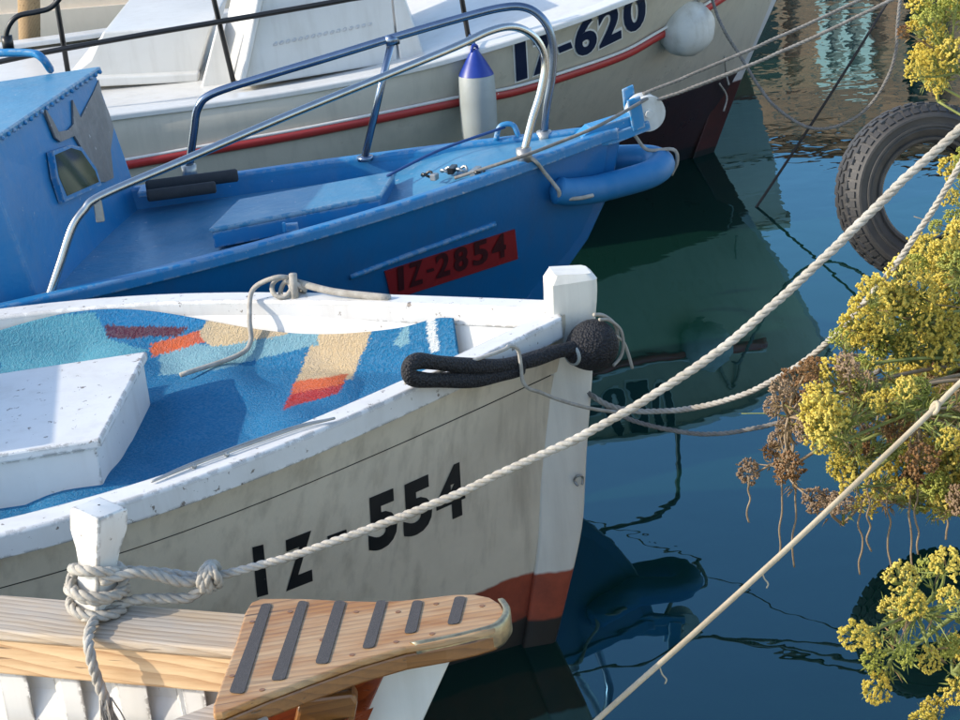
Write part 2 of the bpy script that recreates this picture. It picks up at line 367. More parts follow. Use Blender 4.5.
class Hull:
    def __init__(s, bow, hd, b, z, L, stem, zlow=-.3, vee=(.08, .92), full=2.5):
        s.bow = Vector((bow[0], bow[1], 0)); s.c, s.s = math.cos(hd), math.sin(hd); s.b, s.z, s.L, s.stem, s.zlow = b, z, L, stem, zlow
        s.vee = vee; s.full = full
    def W(s, u, v, z): return Vector((s.bow.x-s.c*u+s.s*v, s.bow.y-s.s*u-s.c*v, z))
    def uv(s, P):
        dx, dy = P[0]-s.bow.x, P[1]-s.bow.y; return -(dx*s.c+dy*s.s), dx*s.s-dy*s.c
    def cl(s, x, y):
        d = ray(x, y); n = Vector((s.s, -s.c, 0)); return CAM + d*(s.bow.dot(n)/d.dot(n))
    def at(s, w, t, off=0.0):
        u0 = w*s.L; zs = s.z(u0); z = s.zlow+(zs-s.zlow)*t
        us = s.stem(z)*1.0; u = us+w*(s.L-us)
        e = s.b(max(u-us, 0)*(1.0)) if t < 1 else s.b(u)
        k1 = s.vee[0]+s.vee[1]*t; k2 = 1-.75*(1-t)**2.2; k = lerp(k1, k2, sstep(.3, s.full, u-us))
        return u, max(e*k, .012)+off, z
    def half(s, u, z):
        t = min(max((z-s.zlow)/(s.z(u)-s.zlow), 0), 1); us = s.stem(z); e = s.b(max(u-us, 0)) if t < 1 else s.b(u)
        return max(e*lerp(s.vee[0]+s.vee[1]*t, 1-.75*(1-t)**2.2, sstep(.3, s.full, u-us)), .012)
    def P(s, w, t, side, off=0.0):
        u, v, z = s.at(w, t, off); return s.W(u, side*v, z)
    def shell(s, mb, t0, t1, nt, nw=70, off=0.0, sides=(1, -1), wpow=1.6, m=0):
        for sd_ in sides:
            rows = [[s.P((j/nw)**wpow, lerp(t0, t1, i/nt), sd_, off) for j in range(nw+1)] for i in range(nt+1)]
            mb.grid(rows, m, flip=(sd_ > 0))
    def rail(s, mb, side, o_out, o_in, zt, zb, u0=0.0, u1=None, n=60, m=0, cup=0.0):
        u1 = u1 or s.L; rows = []
        for j in range(n+1):
            u = lerp(u0, u1, (j/n)**1.3); b = s.b(u); z = s.z(u); vo = b+o_out; vi = max(b-o_in, .003); e = .006
            prof = [(vo, zb), (vo, zt-e), (vo-e, zt), (vi+e, zt-cup), (vi, zt-e-cup), (vi, zb)]
            rows.append([s.W(u, side*v, z+dz) for v, dz in prof])
        mb.grid(rows, m, True, flip=(side < 0))
        k = len(rows[0]); 
        mb.add(rows[-1], [tuple(range(k))]); mb.add(rows[0], [tuple(range(k))[::-1]])
    def bvh(s, sides=(1,), t0=.0, off=0.0):
        mb = MB(); s.shell(mb, t0, 1, 30, 90, off, sides); return BVHTree.FromPolygons(mb.v, mb.f)

def decal(text, quads, bvh, m, name, parent, off=.0025, bold=0.0, thick=.0):
    """letters laid onto a hull: each character fills its own four-cornered patch of that surface"""
    out = []
    for ch, (bl, br, tl) in zip(text, quads):
        cu = bpy.data.curves.new('glyph', 'FONT'); cu.body = ch; cu.size = 1.0; cu.offset = bold; cu.resolution_u = 4
        to = bpy.data.objects.new('glyph', cu); COL.objects.link(to); dg = bpy.context.evaluated_depsgraph_get()
        me = bpy.data.meshes.new_from_object(to.evaluated_get(dg)); COL.objects.unlink(to); bpy.data.objects.remove(to)
        bm = bmesh.new(); bm.from_mesh(me); bpy.data.meshes.remove(me)
        bmesh.ops.triangulate(bm, faces=bm.faces)
        for _ in range(2): bmesh.ops.subdivide_edges(bm, edges=[e for e in bm.edges if e.calc_length() > .12], cuts=1)
        bmesh.ops.triangulate(bm, faces=bm.faces)
        xs = [v.co.x for v in bm.verts]; ys = [v.co.y for v in bm.verts]
        x0, x1, y0, y1 = min(xs), max(xs), min(ys), max(ys)
        if ch == '-': y0, y1 = y0, y1
        V_ = []
        for v in bm.verts:
            a = (v.co.x-x0)/max(x1-x0, 1e-6); b = (v.co.y-y0)/max(y1-y0, 1e-6)
            px = bl[0]+(br[0]-bl[0])*a+(tl[0]-bl[0])*b; py = bl[1]+(br[1]-bl[1])*a+(tl[1]-bl[1])*b
            d = ray(px, py); hit = bvh.ray_cast(CAM, d)
            k_ = 0
            while hit[0] is None and k_ < 40: k_ += 1; py += 1.0; d = ray(px, py); hit = bvh.ray_cast(CAM, d)
            n = hit[1] if hit[1].dot(d) < 0 else -hit[1]
            V_.append(hit[0]+n*off)
        bm.verts.index_update(); Fs = [tuple(v.index for v in f.verts) for f in bm.faces]; bm.free()
        o = obj(name, V_, Fs, m, parent); out.append(o)
    return out
def hitpx(bvh, px, py, off=0.0):
    d = ray(px, py); h = bvh.ray_cast(CAM, d); k = 0
    while h[0] is None and k < 60:
        k += 1; d = ray(px-k*.5, py+k*.5); h = bvh.ray_cast(CAM, d)
    if h[0] is None: return None
    n = h[1] if h[1].dot(d) < 0 else -h[1]
    return h[0]+n*off
rnd = random.Random(7)

# ------------------------------------------------------------------ water, quay
o = obj('water', [(-400, -60, 0), (400, -60, 0), (400, 600, 0), (-400, 600, 0)], [(0, 1, 2, 3)], MT['water']); o['kind'] = 'structure'
def edge_x(y): return -.02+.303*y
def stone_mat(name, a, b_, scale=3.0):
    m, nt, b = newmat(name); co = objco(nt)
    v = nd(nt, 'ShaderNodeTexVoronoi', {'Vector': co, 'Scale': scale}); v2 = nd(nt, 'ShaderNodeTexVoronoi', {'Vector': co, 'Scale': scale}, feature='DISTANCE_TO_EDGE')
    n = noise(nt, co, 14, 6, .6); r = nd(nt, 'ShaderNodeSeparateColor', {0: v.outputs[1]})
    c = mixc(nt, r.outputs[0], c4(a), c4(b_)); c = mixc(nt, mval(nt, 'MULTIPLY', n, .5), c, c4(tuple(x*.5 for x in a)))
    c = mixc(nt, mval(nt, 'SUBTRACT', 1.0, ramp(nt, v2.outputs[0], .01, .05)), c, (.12, .10, .085, 1))
    nt.links.new(c, b.inputs['Base Color']); b.inputs['Roughness'].default_value = .85; bump(nt, b, mval(nt, 'ADD', v2.outputs[0], mval(nt, 'MULTIPLY', n, .2)), .6, .03); return m
MT['quay'] = stone_mat('quay_limestone', (.62, .57, .48), (.50, .46, .39), 2.2)
MT['house_stone'] = stone_mat('house_stone', (.70, .27, .14), (.40, .17, .10), 3.2)
MT['roof_tile'] = simple('old_roof_tile', (.36, .13, .06), .8, 0, .5, 3, .4)
MT['shutter'] = simple('grey_shutter', (.26, .19, .15), .6)
mb = MB(); poly = [(edge_x(-20), -20, -1.2), (30, -20, -1.2), (30, 14, -1.2), (edge_x(14), 14, -1.2)]
mb.prism(poly, (0, 0, 2.0)); o = mb.build('quay', MT['quay']); o['kind'] = 'structure'; bevel(o, .03, 2)
mb = MB(); mb.prism([(-60, 17.2, -1.2), (60, 17.2, -1.2), (60, 60, -1.2), (-60, 60, -1.2)], (0, 0, 1.55)); o = mb.build('far_quay', MT['quay']); o['kind'] = 'structure'

# ------------------------------------------------------------------ white boat (IZ-554)
bA = table([0, .25, .5, .75, 1, 1.25, 1.5, 2, 3, 4.6], [.03, .214, .388, .542, .662, .735, .768, .79, .78, .5])
zA = lambda u: .88-.031*u+.006*u*u
stA = table([-.3, -.06, .15, .3, .42, .53, .7, .88, 1.0], [.36, .215, .145, .10, .082, .067, .04, .0, -.0])
A = Hull((.224, 4.482), .138, bA, zA, 4.6, stA)
wa = thing('white_boat', A.W(2.3, 0, 0), 'small white wooden rowing boat with black IZ-554 on its bow', 'boat')
mb = MB(); A.shell(mb, 0, .8725, 22); mb.add([A.P(1, k/8, s) for s in (1, -1) for k in range(8)], [(k, k+1, 9+k, 8+k) for k in range(7)])
autosmooth(mb.build('hull', MT['white_hull'], wa), 60)
mb = MB(); A.shell(mb, .855, .882, 1, off=-.006); mb.build('seam', MT['dark_gap'], wa)
mb = MB(); A.shell(mb, .877, 1.0, 4, off=.004)
for sd_ in (1, -1):
    mb.grid([[A.P((j/70)**1.6, .877, sd_, o_) for j in range(71)] for o_ in (-.012, .004)], flip=(sd_ > 0))
autosmooth(mb.build('sheer_strake', MT['white_hull'], wa), 50)
for sd_ in (1, -1):
    mb = MB(); A.rail(mb, sd_, .022, .06, .004, -.05, .03); bevel(mb.build('cap_rail', MT['white_rail'], wa), .003, 2)
# inner lining of the bulwarks and the boards of the floor
ZF = .70
for sd_ in (1, -1):
    mb = MB(); rows = []
    for i in range(5):
        row = []
        for j in range(61):
            u = lerp(.12, 4.5, j/60); z = lerp(zA(u)-.02, ZF-.06, i/4); row.append(A.W(u, sd_*max(A.half(u, z)-.040, .004), z))
        rows.append(row)
    mb.grid(rows, flip=(sd_ < 0)); autosmooth(mb.build('bulwark_lining', MT['white'], wa))
k = 0
for v0 in np.arange(-.72, .71, .12):
    v1 = v0+.114; mx = max(abs(v0), abs(v1))
    us = [u for u in np.linspace(.2, 4.3, 120) if A.half(u, ZF-.03)-.035 > mx]
    if not us: continue
    mb = MB(); mb.prism([A.W(us[0], v0, ZF-.03), A.W(us[0], v1, ZF-.03), A.W(us[-1], v1, ZF-.03), A.W(us[-1], v0, ZF-.03)], (0, 0, .03))
    bevel(mb.build('floor_plank', MT['grey_deck'], wa), .003, 1)
# stem with its tall head
fr = [(-.072, .955), (-.068, .90), (-.041, .697), (-.015, .528), (-.001, .42), (.016, .305), (.06, .153), (.134, -.064), (.25, -.3)]
bk = [(.045, .955), (.05, .88), (.07, .70), (.10, .53), (.115, .44), (.13, .30), (.16, .16), (.22, -.06), (.36, -.3)]
mb = MB(); rows = []
hw = lambda z: .047 if z > .86 else lerp(.034, .040, sstep(0, .7, z))
fr_s = spline([(a, 0, b) for a, b in fr], 4); bk_s = spline([(a, 0, b) for a, b in bk], 4)
for f_, b_ in zip(fr_s, bk_s):
    h = hw((f_.z+b_.z)/2); rows.append([A.W(f_.x, -h*.8, f_.z), A.W(f_.x, h*.8, f_.z), A.W(f_.x+.012, h, f_.z), A.W(b_.x, h, b_.z), A.W(b_.x, -h, b_.z), A.W(f_.x+.012, -h, f_.z)])
mb.grid(rows, closed=True); mb.add(rows[-1], [tuple(range(6))])
top = [A.W(-.060, -.03, .968), A.W(-.060, .03, .968), A.W(-.05, .038, .970), A.W(.030, .038, .978), A.W(.030, -.038, .978), A.W(-.05, -.038, .970)]
mb.grid([top, rows[0]], closed=True); mb.add(top, [tuple(range(6))[::-1]])
bm = bmesh.new()
stem_mat = hull_paint('white_stem_paint', (.84, .80, .70), [(.205, (.46, .10, .05)), (.075, (.05, .042, .032))], .45, .025, dirt=(.45, .41, .35), dirt_amt=.5)
so = mb.build('stem', stem_mat, wa); autosmooth(so, 40); bevel(so, .006, 2)
bvA = A.bvh()
# letters: (bottom left, bottom right, top left) of each character
qA = [((257, 597), (268, 594), (252, 547)), ((286, 591), (314, 580), (283, 541)), ((328, 543), (347, 536), (327, 536)), ((369, 554), (398, 542), (366, 499)), ((404, 540), (433, 527), (401, 486)), ((437, 526), (466, 513), (434, 473))]
decal('IZ-554', qA, bvA, MT['black'], 'letter', wa, .0015, .045)
mb = MB(); mb.tube([A.W(.018+.011*math.cos(a), .043+.010*abs(math.sin(a)), .445+.014*math.sin(a)) for a in np.linspace(-1.3, 4.2, 14)], .003, 6); mb.build('eye_hook', MT['galv'], wa, True)
# engine box
zt = .85
bc = [onz(147, 351, zt), onz(100, 439, zt)]
u_b = [A.uv(p) for p in bc]
def boxpoly(du, grow, z): return [A.W(u_b[0][0]-grow, u_b[0][1]-grow, z), A.W(u_b[1][0]-grow, u_b[1][1]+grow, z), A.W(u_b[1][0]+du+grow, u_b[1][1]+grow, z), A.W(u_b[0][0]+du+grow, u_b[0][1]-grow, z)]
mb = MB(); mb.prism(boxpoly(.75, -.012, ZF), (0, 0, zt-ZF-.022)); eb = bevel(mb.build('engine_box', MT['white'], wa), .004, 2)
mb = MB(); mb.prism(boxpoly(.75, 0, zt-.022), (0, 0, .022)); bevel(mb.build('lid', MT['white_rail'], eb), .005, 2)

mb = MB(); mb.prism([A.W(1.95, -.34, ZF), A.W(1.95, .30, ZF), A.W(2.6, .30, ZF), A.W(2.6, -.34, ZF)], (0, 0, .52)); bevel(mb.build('shade_box', MT['white'], wa), .01, 2)  # unseen box added out of frame to cast shade on the lid
# towel: woven pattern plus painted sunlit areas and fold shade, laid over the floor and up against the far lining
def towel():
    m, nt, b = newmat('terry_towel')
    at = nt.nodes.new('ShaderNodeVertexColor'); at.layer_name = 'weave_light'; co = objco(nt)
    n = noise(nt, co, 130, 3, .7); n0 = noise(nt, co, 9, 3)
    c = mixc(nt, mval(nt, 'MULTIPLY', ramp(nt, n, .4, .65), .4), at.outputs[0], mixc(nt, .2, at.outputs[0], (.75, .78, .75, 1)))
    c = mixc(nt, mval(nt, 'MULTIPLY', ramp(nt, n0, .4, .7), .2), c, (.02, .1, .2, 1))
    nt.links.new(c, b.inputs['Base Color']); b.inputs['Roughness'].default_value = .95; b.inputs['Specular IOR Level'].default_value = .1
    bump(nt, b, mval(nt, 'ADD', n, mval(nt, 'MULTIPLY', noise(nt, co, 300, 2), .6)), 1.0, .006); return m
MT['towel'] = towel()  # woven colours plus painted sun and shade
def inpoly(x, y, P):
    r = False; j = len(P)-1
    for i in range(len(P)):
        if (P[i][1] > y) != (P[j][1] > y) and x < (P[j][0]-P[i][0])*(y-P[i][1])/(P[j][1]-P[i][1])+P[i][0]: r = not r
        j = i
    return r
def proj(P):
    v = P-CAM; w = v.dot(_fw); return 480+F*v.dot(_R)/w, 360-F*v.dot(_U)/w
BL = (.018, .165, .33); BG = (.58, .44, .26); OR = (.60, .12, .04); LB = (.20, .38, .44); WH = (.72, .74, .70); MR = (.22, .05, .07)
pats = [([(90, 300), (218, 308), (222, 322), (190, 330), (140, 328), (95, 325)], (.02, .19, .40)), ([(105, 326), (190, 327), (180, 336), (110, 339)], (.10, .03, .05)), ([(215, 305), (300, 322), (286, 336), (215, 350), (196, 338), (204, 328)], BG),         ([(318, 330), (374, 328), (352, 382), (300, 390), (296, 386)], BG), ([(295, 384), (348, 376), (344, 386), (290, 398)], OR), ([(290, 397), (344, 386), (338, 395), (284, 412)], (.42, .03, .025)),  # vivid blue fringe is painted sunlight, the maroon piece a fold's painted shade
        ([(396, 341), (404, 330), (409, 322), (411, 332), (409, 339), (412, 341), (402, 347), (394, 346)], LB), ([(427, 316), (436, 316), (440, 352), (431, 352)], WH), ([(160, 340), (215, 348), (320, 328), (318, 345), (215, 372), (160, 378)], LB), ([(0, 320), (95, 312), (110, 340), (150, 352), (0, 385)], (.10, .33, .42)), ([(150, 345), (200, 331), (204, 343), (152, 359)], OR)]  # broad light blue areas paint the sunlit towel beyond the shadow edge
tmb = MB(); NU, NV = 420, 280; rows = []
prn = random.Random(3)
ph = [prn.uniform(0, 6.28) for _ in range(8)]
def wrinkle(u, v):
    return .013*math.sin(9*u+5*v+ph[0])+.009*math.sin(17*u-8*v+ph[1])+.005*math.sin(5*u+23*v+ph[2])+.004*math.sin(31*u+9*v+ph[3])
for i in range(NV+1):
    row = []
    for j in range(NU+1):
        u = lerp(.26, 1.75, j/NU); half = max(A.half(u, ZF+.01)-.05, .02)
        d = i/NV  # 0 at the far lining's top, 1 on the near side
        wall = .105+.03*math.sin(6*u+1)  # how far it climbs the lining
        flat = half*2-.02; S = wall+flat; s_ = d*S
        if s_ < wall: z = ZF+.014+(wall-s_); v = -max(A.half(u, z)-.05, .02)+.012
        else: v = -half+.012+(s_-wall); z = ZF+.014
        # round the inner corner and add folds
        q = abs(s_-wall)/.05
        if q < 1: v += .018*(1-q)**2; z += .012*(1-q)**2
        z += max(wrinkle(u, v), -.004-.003*math.sin(7*u+3*v))*sstep(0, .12, d)+.018*math.exp(-((u-.30)/.06)**2)*math.exp(-((v+.10)/.16)**2)
        row.append(A.W(u, v, z))
    rows.append(row)
tmb.grid(rows, flip=False)
tw = tmb.build('beach_towel', MT['towel'], None, True)
ca = tw.data.color_attributes.new('weave_light', 'FLOAT_COLOR', 'POINT'); cols = []
for vv in tmb.v:
    x, y = proj(vv); c = BL
    x += .5*math.sin(y*.25)+prn.gauss(0, .9); y += .5*math.sin(x*.13)+prn.gauss(0, .7)
    for P_, cc in pats:
        if inpoly(x, y, P_): c = cc
    cols += [c[0], c[1], c[2], 1]
ca.data.foreach_set('color', cols)
recenter(tw); so_ = tw.modifiers.new('thick', 'SOLIDIFY'); so_.thickness = .006; so_.offset = 1
tag(tw, 'wet blue beach towel with beige and orange bands spread inside the white boat', 'towel')

# black knitted fender on the white boat's bow: a doubled padded sleeve ending in a fat knob
def bow_pad():
    t = thing('bow_fender', A.W(.25, .25, .80), 'black knitted fender sleeve with round knob tied along white bow rail', 'fender')
    P0, P1 = A.W(.62, .47, 0), A.W(-.07, .055, 0)
    P0 = A.W(.60, A.b(.60)+.055, 0); P1 = A.W(-.05, .085, 0)
    def on(px, py, k=0.0):
        p = onpl(px, py, P0, P1); return p
    up = [on(x, y) for x, y in ((584, 346), (570, 349), (555, 352), (530, 360), (500, 366), (470, 366), (440, 363), (418, 361), (409, 367), (411, 377), (425, 380), (450, 380), (480, 379), (505, 373), (520, 368))]
    mb = MB(); mb.tube(spline(up, 6), lambda s: .0180+.0012*math.sin(40*s), 14); mb.build('sleeve', MT['sock'], t, True)
    c = on(591, 346); ax = (on(610, 333)-on(568, 352)).normalized()
    rows = []; o1 = ax.orthogonal().normalized(); o2 = ax.cross(o1)
    prof = [(-.080, .004), (-.072, .020), (-.060, .030), (-.045, .044), (-.02, .058), (.005, .064), (.03, .061), (.045, .052), (.056, .034), (.06, .004)]
    for d, r in prof: rows.append([c+ax*d+(o1*math.cos(2*math.pi*j/24)+o2*math.sin(2*math.pi*j/24))*r for j in range(24)])
    mb = MB(); mb.grid(rows, closed=True); k = mb.build('knob', MT['sock'], t, True); k.modifiers.new('s', 'SUBSURF').render_levels = 1
    mb = MB(); cc = c-ax*.064
    mb.tube([cc+(o1*math.cos(a)+o2*math.sin(a))*.0225 for a in np.linspace(0, 6.28, 25)[:-1]], .0055, 8, True); mb.build('collar', MT['fender'], t, True)
    return on
onA = bow_pad()
def cord(name, pts, r, m, label, group=None, laid=False, n=8, pitch=None, cat='rope'):
    mb = MB()
    if laid: mb.rope(pts, r, pitch)
    else: mb.tube(pts, r, n)
    o = mb.build(name, m, None, True); recenter(o); tag(o, label, cat, group); return o
# white cords that hold the fender and start the boat's mooring line
kn = [onA(x, y) for x, y in ((496, 348), (508, 342), (517, 345), (520, 360), (522, 376), (528, 384), (540, 388), (560, 396), (590, 404), (618, 408))]
kn = [p+Vector((.0, -.03, 0)) for p in kn]
cord('lashing_cord', spline([A.W(.45, .36, .885)]+kn, 6), .0045, MT['rope_white'], 'thin white cord looped over the black fender sleeve and led to the mooring line')
k2 = [onA(x, y)+Vector((0, -.02, 0)) for x, y in ((593, 312), (603, 313), (614, 322), (617, 338), (614, 350), (607, 358))]
k3 = [onA(x, y)+Vector((0, -.03, 0)) for x, y in ((612, 330), (622, 338), (627, 350), (631, 364))]
mb = MB(); mb.tube(spline(k2, 6), .0045, 8); mb.tube(spline(k3, 6), .004, 8); mb.tube(spline([p+Vector((.012, -.004, -.012)) for p in k2], 6), .004, 8)
o = mb.build('lashing_cord', MT['rope_white'], None, True); recenter(o); tag(o, 'white cord lashed round the black knob at the stem head', 'rope')
mb = MB()
for dy in (0, .012): mb.tube(spline([A.W(.62, A.b(.62)+.015, zA(.62)+.012), A.W(.72, A.b(.72)-.02-dy, zA(.72)+.012), A.W(.92, A.b(.92)-.03-dy, zA(.92)+.012), A.W(1.02, A.b(1.02)-.02, zA(1.02)+.010)], 8), .0028, 6)
mb.ball(A.W(.93, A.b(.93)-.03, zA(.93)+.009), .006, 6, 8); mb.ball(A.W(.86, A.b(.86)-.03, zA(.86)+.009), .006, 6, 8)
o = mb.build('tie_wire', MT['galv'], None, True); recenter(o); tag(o, 'thin grey wire from the black sleeve along the top of the near white rail', 'wire')
# mooring line knotted on the far rail
fb = A.b(.66); K = A.W(.64, -fb+.03, zA(.6)+.028)
mb = MB()
for a0 in range(4):
    a = a0*.8; mb.tube([K+Vector((.028*math.cos(t)*math.cos(a)+(a0-1.5)*.012, .022*math.sin(t), .020*math.sin(t+a)))for t in np.linspace(0, 6.28, 17)[:-1]], .0065, 8, True)
mb.tube(spline([K+Vector((.02, 0, .02)), K+Vector((-.03, -.02, .035)), A.W(.735, -fb+.01, zA(.7)+.03), A.W(.755, -fb+.065, zA(.7)-.03), A.W(.76, -fb+.075, zA(.7)-.085), A.W(.80, -fb+.10, ZF+.05), A.W(.95, -fb+.17, ZF+.045)], 8), .0065, 8)
mb.tube(spline([K+Vector((.02, .0, .01)), A.W(.53, -A.b(.53)+.03, zA(.5)+.02), A.W(.40, -A.b(.40)+.03, zA(.4)+.008)], 6), .010, 8)
mb.tube([K+Vector((.012, -.02, -.03)), K+Vector((.015, -.02, .04))], .011, 10)
o = mb.build('knotted_line', MT['rope_white'], None, True); recenter(o); tag(o, 'cream rope knotted on the far white rail with its tail hanging onto the towel', 'rope')

# ------------------------------------------------------------------ blue boat (IZ-2854)
bB = table([0, .25, .5, .75, 1, 1.5, 2, 3, 4, 6], [.04, .146, .242, .328, .40, .505, .575, .72, .8, .65])
zB = lambda u: .9-.06*u+.012*u*u if u < 2.5 else .825
stB = table([-.3, 0, .36, .44, .55, .656, .73, .89, 1.0], [.95, .62, .30, .235, .135, .07, .035, .0, .0])
B = Hull((.477, 6.17), .243, bB, zB, 6.0, stB, vee=(.10, .90), full=3.0)
bb = thing('blue_boat', B.W(2.5, 0, 0), 'blue wooden fishing boat with steel bow rails and red IZ-2854 plate', 'boat')
mb = MB(); B.shell(mb, 0, 1.0, 26, 80, sides=(1, -1)); mb.add([B.P(1, k/8, s) for s in (1, -1) for k in range(8)], [(k, k+1, 9+k, 8+k) for k in range(7)])
autosmooth(mb.build('hull', MT['blue_hull'], bb), 60)
deckz = lambda u: zB(u)-.012-.055*sstep(.42, .75, u)
for sd_ in (1, -1):
    mb = MB(); B.rail(mb, sd_, .012, .032, .006, -.03, -.03, n=70); bevel(mb.build('gunwale', MT['blue'], bb), .004, 2)
    mb = MB(); mb.grid([[B.W(u, sd_*max(B.b(u)-.035, .003), lerp(zB(u)-.02, deckz(u)-.01, i)) for u in np.linspace(.05, 5.9, 60)] for i in (0, 1)], flip=(sd_ < 0)); mb.build('bulwark', MT['blue'], bb, True)
mb = MB(); mb.grid([[B.W(u, v*max(B.b(u)-.03, .003), deckz(u)+.012*(1-v*v)) for u in np.linspace(.02, 5.9, 90)] for v in np.linspace(-1, 1, 9)], flip=False)
autosmooth(mb.build('deck', MT['blue_deck'], bb), 40)
# flattened stem head in front, spray rail along the bow
mb = MB(); rows = []
for z, u in ((.895, -.055), (.80, -.03), (.73, -.012), (.656, .026), (.55, .09), (.44, .19), (.36, .25), (.2, .40), (0, .58), (-.3, .88)):
    rows.append([B.W(u, -.022, z), B.W(u, .022, z), B.W(u+.10, .040, z), B.W(u+.10, -.040, z)])
mb.grid(rows, closed=True); mb.add(rows[0], [(3, 2, 1, 0)]); bevel(autosmooth(mb.build('stem', MT['blue_hull'], bb), 40), .006, 2)
bvB = B.bvh()
def along(bv, pts, r, name, m, par, off=.0, n=8, steps=8):
    P = [hitpx(bv, x, y, off) for x, y in spline([(a, b, 0) for a, b in pts], steps) for (x, y) in [(x, y)]] if False else [hitpx(bv, p.x, p.y, off) for p in spline([(a, b, 0) for a, b in pts], steps)]
    P = [p for p in P if p is not None]; mb = MB(); mb.tube(P, r, n); return mb.build(name, m, par, True)
along(bvB, [(350, 277), (400, 258), (450, 240), (495, 224)], .010, 'spray_rail', MT['blue'], bb)
# red plate on the bow
def hull_patch(bv, tl, tr, br_, bl_, nx, ny, off, name, m, par, thick=.004):
    rows = []; rows2 = []
    for j in range(ny+1):
        r1 = []; r2 = []
        for i in range(nx+1):
            a, b = i/nx, j/ny
            x = lerp(lerp(tl[0], tr[0], a), lerp(bl_[0], br_[0], a), b); y = lerp(lerp(tl[1], tr[1], a), lerp(bl_[1], br_[1], a), b)
            r1.append(hitpx(bv, x, y, off)); r2.append(hitpx(bv, x, y, off-thick))
        rows.append(r1); rows2.append(r2)
    mb = MB(); mb.grid(rows, flip=True)
    edge = rows[0]+[r[-1] for r in rows[1:]]+rows[-1][-2::-1]+[r[0] for r in rows[-2:0:-1]]
    edge2 = rows2[0]+[r[-1] for r in rows2[1:]]+rows2[-1][-2::-1]+[r[0] for r in rows2[-2:0:-1]]
    mb.grid([edge, edge2], closed=True)
    return mb.build(name, m, par)
pl = hull_patch(bvB, (384, 271), (514, 229), (517, 258), (391, 299), 16, 4, .006, 'number_plate', MT['plate_red'], bb, .008)
qs = []
for ch, x0, x1 in (('I', 396, 402), ('Z', 407, 421), ('-', 425, 432), ('2', 434, 448), ('8', 452, 466), ('5', 471, 486), ('4', 490, 504)):
    yb = lambda x: 286-(x-396)*.325+4
    h = 24 if ch != '-' else 3; dy = 0 if ch != '-' else -9
    qs.append(((x0+1, yb(x0)+dy), (x1+1, yb(x1)+dy), (x0, yb(x0)-h+dy)))
decal('IZ-2854', qs, bvB, MT['plate_dark'], 'letter', pl, .009, .03)
# fore hatch
zh = .858
hq = [onz(x, y, zh) for x, y in ((240, 199), (394, 171), (379, 195), (211, 228))]
mb = MB(); mb.prism([p-Vector((0, 0, .065)) for p in hq], (0, 0, .05)); hb = mb.build('hatch', MT['blue'], bb); bevel(hb, .004, 2)
cx = sum(hq, Vector())/4; hq2 = [p+(p-cx)*.03 for p in hq]
mb = MB(); mb.prism([p-Vector((0, 0, .016)) for p in hq2], (0, 0, .016)); bevel(mb.build('lid', MT['blue_deck'], hb), .006, 2)
mb = MB(); a_, b_ = onz(285, 232, .83), onz(298, 222, .84); mb.box((a_+b_)/2, (.02, 0, 0), (0, .008, 0), (0, 0, .012)); mb.tube([a_, a_+Vector((0, 0, .03))], .006, 8); bevel(mb.build('latch', MT['blue_light'], hb), .002, 1)
# cabin
cb = [B.W(1.46, -.52, .77), B.W(1.86, .42, .77), B.W(3.4, .46, .77), B.W(3.4, -.52, .77)]
ct = [B.W(1.54, -.50, 1.235), B.W(1.94, .40, 1.235), B.W(3.4, .42, 1.235), B.W(3.4, -.50, 1.235)]
mb = MB(); mb.add(cb+ct, [(0, 1, 5, 4), (1, 2, 6, 5), (2, 3, 7, 6), (3, 0, 4, 7), (4, 5, 6, 7)])
cbn = mb.build('cabin', MT['blue'], bb); bevel(cbn, .012, 3)
ctr = sum(ct, Vector())/4
mb = MB(); ro = [p+(p-ctr)*.02 for p in ct]; nseg = 1
mb.prism([p-Vector((0, 0, .004)) for p in ro], (0, 0, .020)); rf = mb.build('roof', MT['blue_deck'], cbn); bevel(rf, .006, 2)
fo, fu, fv = cb[0], cb[1]-cb[0], ct[0]-cb[0]; fn = fu.cross(fv).normalized()
if fn.dot(CAM-fo) < 0: fn = -fn
def onface(x, y, off=.0):
    d = ray(x, y); return CAM+d*((fo-CAM).dot(fn)/d.dot(fn))+fn*off
def facepoly(px, name, m, par, off, depth):
    P = [onface(x, y, off) for x, y in px]; mb = MB(); mb.prism(P, -fn*depth); return mb.build(name, m, par)
facepoly([(48, 152), (66, 146), (77, 148), (92, 170), (97, 186), (60, 203), (52, 178)], 'window_frame', MT['blue'], cbn, .016, .02)
facepoly([(50, 156), (66, 149), (76, 152), (90, 172), (94, 183), (62, 197), (54, 178)], 'window_pane', MT['glass'], cbn, .0175, .004)
pk = facepoly([(72, 100), (80, 118), (93, 92), (98, 80), (102, 98), (108, 112), (113, 128), (110, 150), (113, 178), (105, 182), (97, 182), (90, 166), (82, 150), (74, 136), (60, 142), (55, 138), (47, 118), (43, 106), (52, 120), (58, 132), (68, 130), (73, 124)], 'peeled_paint', MT['grey_primer'], cbn, .003, .006); pk['label'] = 'bare grey patch where blue paint has peeled'
